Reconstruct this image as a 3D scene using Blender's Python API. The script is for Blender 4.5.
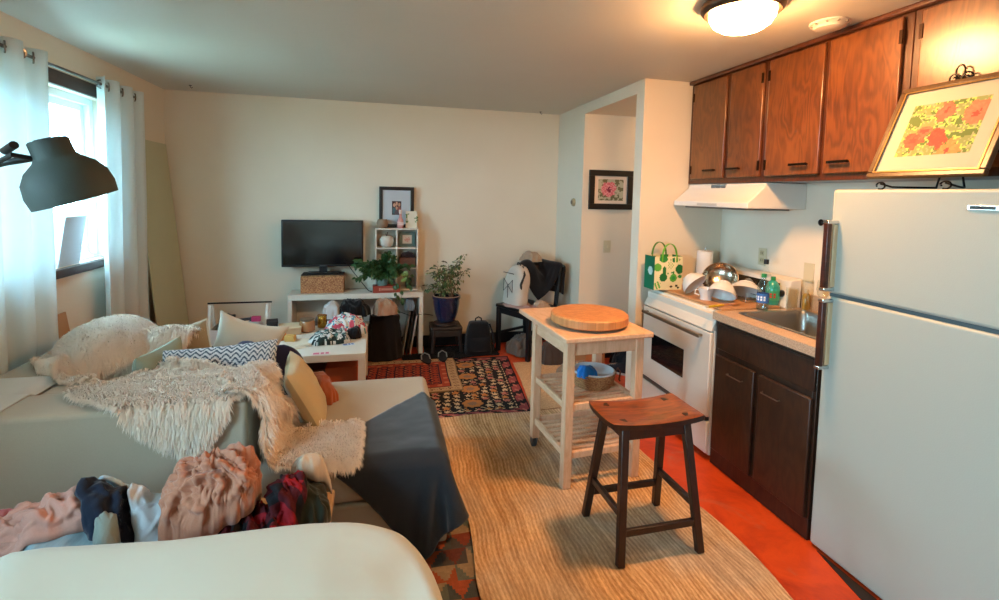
import bpy, math, random
import numpy as np
from mathutils import Vector, Matrix, Euler, noise
for o in list(bpy.data.objects): bpy.data.objects.remove(o)
scene=bpy.context.scene; COL=scene.collection
random.seed(5); np.random.seed(5)
PI=math.pi
# ------------------------------------------------------------ camera
F_PX,YAW,PITCH,ROLL,CAM_H,CY=494.258,.2427,.0701,.0224,1.5604,229.57
cam=bpy.data.cameras.new('camera'); cam_o=bpy.data.objects.new('camera',cam); COL.objects.link(cam_o)
fw=Vector((math.sin(YAW)*math.cos(PITCH),math.cos(YAW)*math.cos(PITCH),-math.sin(PITCH)))
rt=Vector((math.cos(YAW),-math.sin(YAW),0)); up=rt.cross(fw)
cr,sr=math.cos(ROLL),math.sin(ROLL)
r2=cr*rt+sr*up; u2=-sr*rt+cr*up
mw=Matrix((r2,u2,-fw)).transposed().to_4x4(); mw.translation=Vector((0,0,CAM_H))
cam_o.matrix_world=mw
cam.sensor_fit='HORIZONTAL'; cam.sensor_width=36; cam.lens=F_PX/999*36
cam.shift_y=-(300-CY)/999; cam.clip_start=.02; cam.clip_end=200
scene.camera=cam_o
# ------------------------------------------------------------ world, portals, exposure
w=bpy.data.worlds.new('sky'); scene.world=w; w.use_nodes=True
bg=w.node_tree.nodes['Background']
bg.inputs[0].default_value=(0.52,0.83,1.0,1); bg.inputs[1].default_value=SKY_STRENGTH=29.0
scene.view_settings.view_transform='Standard'; scene.view_settings.look='None'
scene.view_settings.exposure=0.42; scene.view_settings.gamma=1; scene.view_settings.use_curve_mapping=False
LAMP_STRENGTH=175.0
def portal(x,y0,y1,z0,z1):
    l=bpy.data.lights.new('window_daylight','AREA'); l.shape='RECTANGLE'; l.size=z1-z0; l.size_y=y1-y0
    o=bpy.data.objects.new('window_daylight',l); COL.objects.link(o)
    o.location=(x,(y0+y1)/2,(z0+z1)/2); o.rotation_euler=(0,-PI/2,0)
    l.cycles.is_portal=True
W1=(2.55,3.98,1.07,2.14); W_ADDED=(-.75,.85,1.07,2.14)
portal(-2.02,*W1); portal(-2.02,*W_ADDED)
# ------------------------------------------------------------ colour and materials
def lin(c):
    if isinstance(c,str):
        c=c.lstrip('#'); c=[int(c[i:i+2],16)/255 for i in (0,2,4)]
        return tuple((v/12.92 if v<=.04045 else ((v+.055)/1.055)**2.4) for v in c)
    return tuple(c)
MC={}
class NT:
    def __init__(s,name):
        s.m=bpy.data.materials.new(name); s.m.use_nodes=True; s.t=s.m.node_tree; s.n=s.t.nodes
        s.b=s.n['Principled BSDF']; s.out=s.n['Material Output']; s.co=None
    def L(s,a,b): s.t.links.new(a,b)
    def coord(s,scale=(1,1,1),rot=(0,0,0)):
        if s.co is None: s.co=s.n.new('ShaderNodeTexCoord')
        mp=s.n.new('ShaderNodeMapping'); mp.inputs['Scale'].default_value=scale; mp.inputs['Rotation'].default_value=rot
        s.L(s.co.outputs['Object'],mp.inputs[0]); return mp.outputs[0]
    def noise(s,vec,scale=5,detail=4,rough=.5,dist=0):
        t=s.n.new('ShaderNodeTexNoise'); t.inputs['Scale'].default_value=scale; t.inputs['Detail'].default_value=detail
        t.inputs['Roughness'].default_value=rough; t.inputs['Distortion'].default_value=dist; s.L(vec,t.inputs['Vector']); return t.outputs['Fac']
    def wave(s,vec,scale=5,dist=2,detail=2,kind='BANDS',dire='X',ds=1):
        t=s.n.new('ShaderNodeTexWave'); t.wave_type=kind
        if kind=='BANDS': t.bands_direction=dire
        t.inputs['Scale'].default_value=scale; t.inputs['Distortion'].default_value=dist; t.inputs['Detail'].default_value=detail
        t.inputs['Detail Scale'].default_value=ds; s.L(vec,t.inputs['Vector']); return t.outputs['Fac']
    def ramp(s,fac,stops):
        t=s.n.new('ShaderNodeValToRGB'); e=t.color_ramp.elements
        while len(e)<len(stops): e.new(.5)
        for k,(p,c) in zip(e,stops): k.position=p; k.color=(*lin(c),1)
        s.L(fac,t.inputs[0]); return t.outputs[0]
    def mix(s,fac,a,b,mode='MIX'):
        t=s.n.new('ShaderNodeMix'); t.data_type='RGBA'; t.blend_type=mode
        if isinstance(fac,(int,float)): t.inputs[0].default_value=fac
        else: s.L(fac,t.inputs[0])
        for i,v in ((6,a),(7,b)):
            if isinstance(v,(str,tuple)): t.inputs[i].default_value=(*lin(v),1)
            else: s.L(v,t.inputs[i])
        return t.outputs[2]
    def math(s,op,a,b=0):
        t=s.n.new('ShaderNodeMath'); t.operation=op
        for i,v in ((0,a),(1,b)):
            if isinstance(v,(int,float)): t.inputs[i].default_value=v
            else: s.L(v,t.inputs[i])
        return t.outputs[0]
    def bump(s,h,strength=.3,dist=.01,prev=None):
        t=s.n.new('ShaderNodeBump'); t.inputs['Strength'].default_value=strength; t.inputs['Distance'].default_value=dist
        s.L(h,t.inputs['Height'])
        if prev: s.L(prev,t.inputs['Normal'])
        s.L(t.outputs[0],s.b.inputs['Normal']); return t.outputs[0]
    def col(s,c):
        if isinstance(c,(str,tuple)): s.b.inputs['Base Color'].default_value=(*lin(c),1)
        else: s.L(c,s.b.inputs['Base Color'])
    def set(s,**k):
        for a,v in k.items(): s.b.inputs[a.replace('_',' ')].default_value=v
def mat(c,rough=.6,metal=0,bump=0,bs=60,var=0,vs=6,spec=.5,sheen=0,coat=0,emit=0):
    key=('m',c,rough,metal,bump,bs,var,vs,spec,sheen,coat,emit)
    if key in MC: return MC[key]
    n=NT('surface'); n.set(Roughness=rough,Metallic=metal); n.b.inputs['Specular IOR Level'].default_value=spec
    if sheen: n.b.inputs['Sheen Weight'].default_value=sheen
    if coat: n.b.inputs['Coat Weight'].default_value=coat; n.b.inputs['Coat Roughness'].default_value=.15
    if var:
        v=n.coord(); f=n.noise(v,vs,4); c0=lin(c)
        n.col(n.mix(f,tuple(x*(1-var) for x in c0),tuple(min(1,x*(1+var)) for x in c0)))
    else: n.col(c)
    if bump: n.bump(n.noise(n.coord(),bs,3),bump,.004)
    if emit: n.b.inputs['Emission Color'].default_value=(*lin(c),1); n.b.inputs['Emission Strength'].default_value=emit
    MC[key]=n.m; return n.m
def wood(c1,c2,scale=(3,3,30),rough=.45,ws=2.2,bump=.1,coat=0,rot=(0,0,0)):
    key=('w',c1,c2,scale,rough,ws,coat,rot)
    if key in MC: return MC[key]
    n=NT('wood'); v=n.coord(scale,rot); g=n.noise(v,ws,6,.6,1.2); fi=n.noise(v,ws*9,3,.7)
    g2=n.math('ADD',n.math('MULTIPLY',g,.75),n.math('MULTIPLY',fi,.25))
    n.col(n.ramp(g2,[(.32,c1),(.68,c2)])); n.set(Roughness=rough); n.bump(g2,bump,.002)
    if coat: n.b.inputs['Coat Weight'].default_value=coat; n.b.inputs['Coat Roughness'].default_value=.22
    MC[key]=n.m; return n.m
def attr_mat(rough=.8,bump=.3,bs=300,key='',spec=.3,sheen=0,coat=0):
    k=('a',rough,bump,bs,spec,sheen,coat)
    if k in MC: return MC[k]
    n=NT('painted'); t=n.n.new('ShaderNodeVertexColor'); t.layer_name='dye'; n.col(t.outputs[0]); n.set(Roughness=rough); n.b.inputs['Specular IOR Level'].default_value=spec
    if bump: n.bump(n.noise(n.coord(),bs,3),bump,.003)
    if sheen: n.b.inputs['Sheen Weight'].default_value=sheen
    if coat: n.b.inputs['Coat Weight'].default_value=coat; n.b.inputs['Coat Roughness'].default_value=.05
    MC[k]=n.m; return n.m
def glass(c='#ffffff',mixf=.82,rough=.03):
    k=('g',c,mixf,rough)
    if k in MC: return MC[k]
    n=NT('clear'); tr=n.n.new('ShaderNodeBsdfTransparent'); tr.inputs[0].default_value=(*lin(c),1)
    gl=n.n.new('ShaderNodeBsdfGlossy'); gl.inputs['Roughness'].default_value=rough
    fr=n.n.new('ShaderNodeLayerWeight'); fr.inputs[0].default_value=.5
    mx=n.n.new('ShaderNodeMixShader'); f=n.math('ADD',n.math('MULTIPLY',n.math('POWER',fr.outputs['Facing'],4),.6),.02+(1-mixf)*.15)
    n.L(f,mx.inputs[0]); n.L(tr.outputs[0],mx.inputs[1]); n.L(gl.outputs[0],mx.inputs[2]); n.L(mx.outputs[0],n.out.inputs[0])
    MC[k]=n.m; return n.m
def fabric(c,var=.12,weave=420,rough=.9,bump=.35,sheen=.2,vs=5):
    k=('f',c,var,weave,rough,bump,sheen,vs)
    if k in MC: return MC[k]
    n=NT('cloth'); v=n.coord(); c0=lin(c); f=n.noise(v,vs,3); g=n.noise(v,weave,2)
    a=n.mix(f,tuple(x*(1-var) for x in c0),tuple(min(1,x*(1+var)) for x in c0))
    n.col(n.mix(n.math('MULTIPLY',g,.35),a,tuple(x*.55 for x in c0)))
    n.set(Roughness=rough); n.b.inputs['Sheen Weight'].default_value=sheen; n.b.inputs['Specular IOR Level'].default_value=.2
    n.bump(g,bump,.002); MC[k]=n.m; return n.m
def translucent(c,amt=.5,rough=.9):
    n=NT('curtain_cloth'); n.col(c); n.set(Roughness=rough); n.bump(n.noise(n.coord(),500,2),.15,.001)
    t=n.n.new('ShaderNodeBsdfTranslucent'); t.inputs[0].default_value=(*lin(c),1); mx=n.n.new('ShaderNodeMixShader'); mx.inputs[0].default_value=amt
    n.L(n.b.outputs[0],mx.inputs[1]); n.L(t.outputs[0],mx.inputs[2]); n.L(mx.outputs[0],n.out.inputs[0]); return n.m
# ------------------------------------------------------------ mesh builder
def rotm(rx=0,ry=0,rz=0): return np.array(Euler((rx,ry,rz)).to_matrix())
class G:
    def __init__(s): s.v=[]; s.f=[]; s.m=[]; s.c=[]; s.mi=0; s.cc=(1,1,1)
    def add(s,vs,fs,cols=None):
        b=len(s.v); s.v+= [tuple(map(float,p)) for p in vs]
        for i,f in enumerate(fs):
            s.f.append([b+k for k in f]); s.m.append(s.mi); s.c.append(cols[i] if cols else s.cc)
        return s
    def box(s,x0,x1,y0,y1,z0,z1,R=None,o=(0,0,0)):
        vs=[(x,y,z) for z in (z0,z1) for y in (y0,y1) for x in (x0,x1)]
        if R is not None: vs=[R@np.array(p)+np.array(o) for p in vs]
        elif o!=(0,0,0): vs=[np.array(p)+np.array(o) for p in vs]
        return s.add(vs,[(0,2,3,1),(4,5,7,6),(0,1,5,4),(2,6,7,3),(0,4,6,2),(1,3,7,5)])
    def lathe(s,prof,c=(0,0,0),seg=28,R=None,sx=1,sy=1,cap=True):
        vs=[];n=len(prof)
        for r,z in prof:
            for k in range(seg):
                a=2*PI*k/seg; vs.append((sx*r*math.cos(a),sy*r*math.sin(a),z))
        if R is not None: vs=[R@np.array(p) for p in vs]
        vs=[np.array(p)+np.array(c) for p in vs]
        fs=[(i*seg+k,i*seg+(k+1)%seg,(i+1)*seg+(k+1)%seg,(i+1)*seg+k) for i in range(n-1) for k in range(seg)]
        if cap:
            if prof[0][0]>1e-4: fs.append(tuple(reversed(range(seg))))
            if prof[-1][0]>1e-4: fs.append(tuple((n-1)*seg+k for k in range(seg)))
        return s.add(vs,fs)
    def cyl(s,a,b,r,r2=None,seg=16):
        a=Vector(a);b=Vector(b);d=b-a;L=d.length
        R=np.array(d.to_track_quat('Z','Y').to_matrix()); return s.lathe([(r,0),(r if r2 is None else r2,L)],a,seg,R)
    def bar(s,a,b,w,h,w2=None,h2=None,up=(0,0,1)):
        a=Vector(a);b=Vector(b);d=(b-a).normalized(); u=Vector(up)
        if abs(d.dot(u))>.95: u=Vector((0,1,0))
        x=d.cross(u).normalized(); y=x.cross(d).normalized(); vs=[]
        for p,ww,hh in ((a,w,h),(b,w2 or w,h2 or h)):
            for i,j in ((-1,-1),(1,-1),(1,1),(-1,1)): vs.append(p+x*i*ww/2+y*j*hh/2)
        return s.add(vs,[(3,2,1,0),(4,5,6,7),(0,1,5,4),(1,2,6,5),(2,3,7,6),(3,0,4,7)])
    def tube(s,pts,r,seg=8,taper=None,closed=False):
        pts=[Vector(p) for p in pts]; n=len(pts); vs=[];fs=[]
        t0=(pts[1]-pts[0]).normalized(); u=t0.orthogonal().normalized()
        for i,p in enumerate(pts):
            t=((pts[(i+1)%n] if closed else pts[min(i+1,n-1)])-(pts[i-1] if closed else pts[max(i-1,0)])).normalized()
            u=(u-t*u.dot(t)).normalized(); v=t.cross(u); rr=r if taper is None else r+(taper-r)*i/(n-1)
            for k in range(seg):
                a=2*PI*k/seg; vs.append(p+(u*math.cos(a)+v*math.sin(a))*rr)
        for i in range(n if closed else n-1):
            j=(i+1)%n
            for k in range(seg): fs.append((i*seg+k,i*seg+(k+1)%seg,j*seg+(k+1)%seg,j*seg+k))
        if not closed: fs+= [tuple(reversed(range(seg))),tuple((n-1)*seg+k for k in range(seg))]
        return s.add(vs,fs)
    def ell(s,c,r,seg=24,rings=14,R=None):
        return s.lathe([(max(1e-5,math.sin(PI*i/rings)),-math.cos(PI*i/rings)) for i in range(rings+1)],(0,0,0),seg,None,cap=False)._xf(c,r,R,seg*(rings+1))
    def _xf(s,c,r,R,n):
        for i in range(len(s.v)-n,len(s.v)):
            p=np.array(s.v[i])*np.array(r)
            if R is not None: p=R@p
            s.v[i]=tuple(p+np.array(c))
        return s
    def prism(s,poly,z0,z1,R=None,o=(0,0,0)):
        n=len(poly); vs=[(x,y,z0) for x,y in poly]+[(x,y,z1) for x,y in poly]
        if R is not None: vs=[R@np.array(p) for p in vs]
        vs=[np.array(p)+np.array(o) for p in vs]
        return s.add(vs,[tuple(reversed(range(n))),tuple(range(n,2*n))]+[(i,(i+1)%n,n+(i+1)%n,n+i) for i in range(n)])
    def grid(s,P,colf=None,wrap=False,flip=False):
        P=np.asarray(P); a,b=P.shape[:2]; fs=[];cs=[]
        for i in range(a-1):
            for j in range(b if wrap else b-1):
                j2=(j+1)%b; q=(i*b+j,(i+1)*b+j,(i+1)*b+j2,i*b+j2)
                fs.append(q[::-1] if flip else q)
                if colf: cs.append(colf((i+.5)/(a-1),(j+.5)/(b-1)))
        return s.add(P.reshape(-1,3),fs,cs if colf else None)
    def slab(s,P,th,colf=None,down=(0,0,-1)):
        """a sheet with thickness"""
        P=np.asarray(P); a,b=P.shape[:2]; Q=P+np.array(down)*th
        s.grid(P,colf); s.grid(Q,colf,flip=True)
        def edge(A,B): s.grid(np.stack([A,B]))
        edge(Q[0],P[0]);edge(P[-1],Q[-1]);edge(P[:,0],Q[:,0]);edge(Q[:,-1],P[:,-1]); return s
    def build_each(s,name,mats,parent=None,**k):
        """every connected piece becomes a part of its own"""
        par=list(range(len(s.v)))
        def find(a):
            while par[a]!=a: par[a]=par[par[a]]; a=par[a]
            return a
        for f in s.f:
            for q in f[1:]: par[find(f[0])]=find(q)
        groups={}
        for i,f in enumerate(s.f): groups.setdefault(find(f[0]),[]).append(i)
        out=[]
        for ids in groups.values():
            g=G(); mp={}
            for i in ids:
                nf=[]
                for q in s.f[i]:
                    if q not in mp: mp[q]=len(g.v); g.v.append(s.v[q])
                    nf.append(mp[q])
                g.f.append(nf); g.m.append(s.m[i]); g.c.append(s.c[i])
            out.append(g.build(name,mats,parent,**k))
        return out
    def build(s,name,mats,parent=None,loc=(0,0,0),rot=(0,0,0),smooth=40,bevel=0,sub=0,seg=2,solid=0):
        me=bpy.data.meshes.new(name); me.from_pydata(s.v,[],s.f); 
        if not isinstance(mats,(list,tuple)): mats=[mats]
        for m in mats: me.materials.append(m)
        me.polygons.foreach_set('material_index',s.m)
        if any(c!=(1,1,1) for c in s.c):
            at=me.color_attributes.new('dye','FLOAT_COLOR','CORNER'); buf=[]
            for f,c in zip(s.f,s.c): buf+=[c[0],c[1],c[2],1.0]*len(f)
            at.data.foreach_set('color',buf)
        me.validate(); me.update()
        if smooth:
            me.polygons.foreach_set('use_smooth',[True]*len(me.polygons))
            if smooth<180: me.set_sharp_from_angle(angle=math.radians(smooth))
        o=bpy.data.objects.new(name,me); COL.objects.link(o); o.location=loc; o.rotation_euler=rot
        if parent: o.parent=parent
        if bevel:
            b=o.modifiers.new('edge','BEVEL'); b.width=bevel; b.segments=seg; b.limit_method='ANGLE'; b.angle_limit=math.radians(50); b.harden_normals=False
        if solid:
            b=o.modifiers.new('thick','SOLIDIFY'); b.thickness=solid; b.offset=0
        if sub:
            b=o.modifiers.new('soft','SUBSURF'); b.levels=sub; b.render_levels=sub
        return o
def tag(o,label=None,cat=None,group=None,kind=None):
    for k,v in (('label',label),('category',cat),('group',group),('kind',kind)):
        if v: o[k]=v
    return o
def thing(name,label,cat,loc=(0,0,0),rz=0,group=None):
    o=bpy.data.objects.new(name,None); COL.objects.link(o); o.location=loc; o.rotation_euler=(0,0,rz); o.empty_display_size=.05
    return tag(o,label,cat,group)
def copy_tree(o,parent=None):
    c=o.copy(); COL.objects.link(c)
    if parent: c.parent=parent
    for ch in [x for x in bpy.data.objects if x.parent==o]: copy_tree(ch,c)
    return c
def struct(name,g,m,**k):
    o=g.build(name,m,**k); o['kind']='structure'; return o
def fbm(x,y,z=0,s=1,oc=3): return noise.fractal(Vector((x*s,y*s,z)),.6,2.0,oc)
def pillow(g,w,h,t,n=22,R=None,c=(0,0,0),seed=0,colf=None,pinch=.07,sag=0,pw=.5,wr=.008):
    """pillow lying in local XY, thickness along Z"""
    for sgn in (1,-1):
        P=np.zeros((n+1,n+1,3))
        for i in range(n+1):
            for j in range(n+1):
                u=2*i/n-1; v=2*j/n-1
                uu=math.sin(u*PI/2)*.5+u*.5; vv=math.sin(v*PI/2)*.5+v*.5
                x=uu*w/2*(1-pinch*(1-vv*vv)); y=vv*h/2*(1-pinch*(1-uu*uu))
                z=sgn*t/2*max(0,(1-uu**4)*(1-vv**4))**pw*(1-.25*(uu*uu+vv*vv)/2)
                z+=fbm(x*9+seed,y*9,sgn)*wr*(1-max(abs(uu),abs(vv))**6)
                z+=sag*(uu*uu)*.5
                p=np.array([x,y,z])
                P[i,j]=(R@p if R is not None else p)+np.array(c)
        g.grid(P,colf,flip=(sgn<0))
    return g
# ------------------------------------------------------------ cloth drape (position based)
def drape(P0,rest,cols,steps=160,iters=10,damp=.96,fric=.5,th=.006,floor=0,bend=.35,g=-9.8,dt=.016,hf=None,pin=None):
    P=P0.astype(float).copy(); V=np.zeros_like(P); a,b=P.shape[:2]; rx,ry=rest
    rd=math.hypot(rx,ry)
    PIN=P[pin].copy() if pin is not None else None
    def con(A,B,L,k):
        d=B-A; l=np.linalg.norm(d,axis=-1,keepdims=True)+1e-9; c=d*((l-L)/l)*.5*k; A+=c; B-=c
    for st in range(steps):
        V[...,2]+=g*dt; V*=damp; Q=P.copy(); P=P+V*dt
        for it in range(iters):
            for o in (0,1):
                if a-1-o>0:
                    m=(a-o)//2; con(P[o:o+2*m:2],P[o+1:o+1+2*m:2],rx,1)
                m=(b-o)//2; con(P[:,o:o+2*m:2],P[:,o+1:o+1+2*m:2],ry,1)
            for o in (0,1):
                m=(a-o)//2
                con(P[o:o+2*m:2,:-1],P[o+1:o+1+2*m:2,1:],rd,.5); con(P[o:o+2*m:2,1:],P[o+1:o+1+2*m:2,:-1],rd,.5)
            if bend:
                for o in range(4):
                    m=(a-o)//4
                    if m>0: con(P[o:o+4*m:4],P[o+2:o+4*m:4][:m],2*rx,bend)
                    m=(b-o)//4
                    if m>0: con(P[:,o:o+4*m:4],P[:,o+2:o+4*m:4][:,:m],2*ry,bend)
            if pin is not None: P[pin]=PIN
            hit=np.zeros(P.shape[:2],bool)
            for cl in cols:
                if cl[0]=='box':
                    lo=np.array(cl[1::2])-th; hi=np.array(cl[2::2])+th
                    dlo=P-lo; dhi=hi-P; ins=(dlo>0).all(-1)&(dhi>0).all(-1)
                    if ins.any():
                        D=np.concatenate([dlo[ins],dhi[ins]],1); D[:,2]=9
                        k=D.argmin(1); q=P[ins]; r=np.arange(len(q)); ax=k%3
                        q[r,ax]=np.where(k<3,lo[ax],hi[ax]); P[ins]=q; hit|=ins
                elif cl[0]=='ell':
                    c=np.array(cl[1]); rr=np.array(cl[2])+th; d=(P-c)/rr; l=np.linalg.norm(d,axis=-1); ins=l<1
                    if ins.any(): P[ins]=c+(d[ins]/l[ins][:,None])*rr; hit|=ins
                elif cl[0]=='obox':
                    c=np.array(cl[1]); hf_=np.array(cl[2])+th; R=cl[3]; d=(P-c)@R; ins=(np.abs(d)<hf_).all(-1)
                    if ins.any():
                        q=d[ins]; gap=hf_-np.abs(q); k=gap.argmin(1); r=np.arange(len(q)); q[r,k]=np.where(q[r,k]>=0,1,-1)*hf_[k]
                        P[ins]=q@R.T+c; hit|=ins
            low=P[...,2]<floor+th; P[...,2][low]=floor+th; hit|=low
            if hf is not None:
                H=hf(P[...,0],P[...,1])+th; low=P[...,2]<H; P[...,2][low]=H[low]; hit|=low
        V=(P-Q)/dt
        V[hit]*=(1-fric)
    return P
def smooth_grid(P,k=1):
    for _ in range(k):
        Q=P.copy(); Q[1:-1,1:-1]=(P[1:-1,1:-1]*4+P[:-2,1:-1]+P[2:,1:-1]+P[1:-1,:-2]+P[1:-1,2:])/8; P=Q
    return P
def upsample(P):
    a,b,_=P.shape; Q=np.zeros((2*a-1,2*b-1,3)); Q[::2,::2]=P; Q[1::2,::2]=(P[1:]+P[:-1])/2; Q[:,1::2]=(Q[:,:-1:2]+Q[:,2::2])/2
    return Q
def normals(P):
    du=np.gradient(P,axis=0); dv=np.gradient(P,axis=1); n=np.cross(du,dv); return n/(np.linalg.norm(n,axis=-1,keepdims=True)+1e-9)
def fur(g,P,count,L=.035,wd=.004,seed=1,flow=(0,0,-.6),flip=False,edge=.12):
    rs=np.random.RandomState(seed); a,b,_=P.shape; N=normals(P)*(-1 if flip else 1)
    fi=rs.rand(count)*(a-1.001); fj=rs.rand(count)*(b-1.001)
    ne=int(count*edge); side=rs.randint(0,4,ne)
    fi[:ne]=np.where(side==0,0,np.where(side==1,a-1.001,fi[:ne])); fj[:ne]=np.where(side==2,0,np.where(side==3,b-1.001,fj[:ne]))
    i=fi.astype(int); j=fj.astype(int); u=(fi-i)[:,None]; v=(fj-j)[:,None]
    p=P[i,j]*(1-u)*(1-v)+P[i+1,j]*u*(1-v)+P[i,j+1]*(1-u)*v+P[i+1,j+1]*u*v
    n=N[i,j]; du=P[np.minimum(i+1,a-1),j]-P[i,j]; du/=np.linalg.norm(du,axis=1,keepdims=True)+1e-9; dv=np.cross(n,du)
    cl=np.stack([np.sin(p[:,0]*90+p[:,1]*40+seed),np.cos(p[:,1]*80-p[:,2]*60),np.sin(p[:,2]*70+p[:,0]*50)],1)*.45
    fv=np.array(flow); fv=fv-n*(n@fv)[:,None]; d=n*.8+fv*1.0+cl*.55+rs.randn(count,3)*.25; 
    out=np.zeros_like(d); out[:ne]=np.where((side==0)[:,None],-du[:ne],np.where((side==1)[:,None],du[:ne],np.where((side==2)[:,None],-dv[:ne],dv[:ne]))); d+=out
    d/=np.linalg.norm(d,axis=1,keepdims=True); ll=L*(.6+.8*rs.rand(count))[:,None]
    an=rs.rand(count)[:,None]*2*PI; s=(du*np.cos(an)+dv*np.sin(an))*wd/2
    mid=p+d*ll*.55; tip=p+d*ll*.9+np.array([0,0,-.35])*ll
    vs=np.stack([p-s,p+s,mid+s*.8,mid-s*.8,tip],1).reshape(-1,3); b0=len(g.v)
    g.v+=list(map(tuple,vs.tolist()))
    for k in range(count):
        q=b0+5*k; g.f+=[[q,q+1,q+2,q+3],[q+3,q+2,q+4]]; g.m+=[g.mi]*2; g.c+=[g.cc]*2
    return g
def fold_sheet(cx,cy,sx,sy,rz,z,nx,ny,comp=(1,1),amp=.03,seed=0,freq=3):
    """start shape of a cloth: a rumpled rectangle squeezed by comp"""
    P=np.zeros((nx,ny,3)); c,s=math.cos(rz),math.sin(rz)
    for i in range(nx):
        for j in range(ny):
            x=(i/(nx-1)-.5)*sx*comp[0]; y=(j/(ny-1)-.5)*sy*comp[1]
            P[i,j]=(cx+c*x-s*y,cy+s*x+c*y,z+amp*(fbm(x*freq+seed,y*freq,seed,3)+.5*math.sin(i*1.3+seed)*(comp[0]<1)))
    return P,(sx/(nx-1),sy/(ny-1))
def heap(cx,cy,rx,ry,rz,base,h,seed=0,n=44,fold=.55,freq=13,expo=2.6,ang=0.3,sharp=.55):
    """a crumpled garment lying on whatever base(x,y) gives"""
    P=np.zeros((n,n,3)); c,s=math.cos(rz),math.sin(rz); ca,sa=math.cos(ang),math.sin(ang)
    for i in range(n):
        for j in range(n):
            u=2*i/(n-1)-1; v=2*j/(n-1)-1
            m=max(abs(u),abs(v)); q=math.hypot(u,v); k=(m/q if q>1e-6 else 1); k=k*.55+.45*1
            uu=u*k;vv=v*k; wob=1+.16*fbm(u*1.7+seed,v*1.7,seed*2.1,oc=2)
            x=uu*rx*wob; y=vv*ry*wob; wx=cx+c*x-s*y; wy=cy+s*x+c*y
            r=min(1,m); dome=(1-r**expo)**sharp if r<1 else 0
            P[i,j]=(wx,wy,base(wx,wy)+.002+dome*h*(1+.22*fbm(x*6+seed,y*6,seed,oc=2)))
    N=normals(P); D=np.zeros((n,n)); k=freq*1.1
    for i in range(n):
        for j in range(n):
            x,y,z=P[i,j]-np.array([cx,cy,0]); w1=noise.noise(Vector((x*7+seed,y*7,z*7)))*.8
            q=Vector(((x*ca+y*sa)*k+w1,(-x*sa+y*ca)*k*.45+w1*.6+seed,z*k*.55)); n1=noise.noise(q); n2=noise.noise(q*2.3+Vector((5,3,1)))
            f=max(0,1-abs(n1)*3.2)**1.2*.75+max(0,1-abs(n2)*3.2)**1.3*.35
            u=2*i/(n-1)-1; v=2*j/(n-1)-1; rim=1-max(abs(u),abs(v))**10
            D[i,j]=fold*min(rx,ry)*.42*(f-.35)*rim
    if N[n//2,n//2,2]<0: N=-N
    P=P+N*D[...,None]
    for i in range(n):
        for j in range(n):
            b0=base(P[i,j,0],P[i,j,1])+.0015
            if P[i,j,2]<b0: P[i,j,2]=b0
    return P
# ============================================================ SETTING
XL,XR,YB,YF,ZC=-1.83,2.56,5.0,-1.3,2.42
XH,YE,YO=1.864,3.27,3.38
paint=NT('wall_paint'); _v=paint.coord(); paint.col(paint.mix(paint.noise(_v,2.2,3),'#dbceb8','#e4d7c2')); paint.set(Roughness=.75); paint.bump(paint.noise(_v,160,2),.08,.002)
m_wall=paint.m
ceilp=NT('ceiling_paint'); _v=ceilp.coord(); ceilp.col(ceilp.mix(ceilp.noise(_v,1.5,3),'#c9c4b8','#d2cdc1')); ceilp.set(Roughness=.55); ceilp.bump(ceilp.noise(_v,3,4),.25,.02)
fl=NT('painted_floor'); _v=fl.coord(); a=fl.noise(_v,4,6,.65,.6); b=fl.noise(_v,2.1,5,.6,1.5)
base=fl.ramp(a,[(.3,'#a8300c'),(.55,'#d24a16'),(.75,'#c03e10')])
worn=fl.ramp(b,[(.60,(0,0,0)),(.70,(1,1,1))]); fl.col(fl.mix(fl.math('MULTIPLY',worn,.55),base,'#b07a60')); fl.set(Roughness=.45); fl.bump(a,.15,.004)
g=G(); g.box(-2,3.4,YF-.1,YB+.15,-.1,0); struct('floor',g,fl.m)
g=G(); g.box(-2,3.4,YF-.1,YB+.15,ZC,ZC+.1); struct('ceiling',g,ceilp.m)
T=.15
g=G()   # left wall with the window opening and an unseen one added for daylight
ys=[YF,W_ADDED[0],W_ADDED[1],W1[0],W1[1],YB]
for k in (0,2,4): g.box(XL-T,XL,ys[k],ys[k+1],0,ZC)
for y0,y1,z0,z1 in (W1,W_ADDED): g.box(XL-T,XL,y0,y1,0,z0); g.box(XL-T,XL,y0,y1,z1,ZC)
struct('wall_left',g,m_wall)
g=G(); g.box(XL-T,XH+.12,YB,YB+.12,0,ZC); struct('wall_back',g,m_wall)
g=G(); g.box(XR,XR+.12,YF,YE+.11,0,ZC); struct('wall_right',g,m_wall)
g=G(); g.box(XL-T,XR+.12,YF-.1,YF,0,ZC); struct('wall_front',g,m_wall)
g=G(); g.box(XH,XH+.12,4.33,YB,0,ZC); g.box(XH,XH+.12,YO,4.33,2.33,ZC); struct('wall_hallway_side',g,m_wall)
g=G(); g.box(XH,XR,YE,YO,0,ZC); struct('wall_kitchen_end',g,m_wall)
g=G(); g.box(XH+.12,3.3,4.33,4.43,0,2.33); struct('wall_hallway_back',g,m_wall)
g=G(); g.box(3.2,3.3,YO,4.33,0,2.33); g.box(XR,3.3,YO-.1,YO,0,2.33); struct('wall_hallway_right',g,m_wall)
g=G(); g.box(XH+.12,3.3,YO,4.43,2.33,ZC); struct('ceiling_hallway',g,m_wall)
m_base=mat('#14100e',.5)
g=G(); g.box(XL,XH,YB-.018,YB,0,.11); struct('baseboard_back',g,m_base,bevel=.004)
g=G(); g.box(XH-.016,XH,4.33,YB-.018,0,.11); struct('baseboard_hallway_side',g,m_base,bevel=.004)
g=G(); g.box(XH+.12,3.2,4.314,4.33,0,.09); struct('baseboard_hallway_back',g,m_base,bevel=.004)
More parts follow.
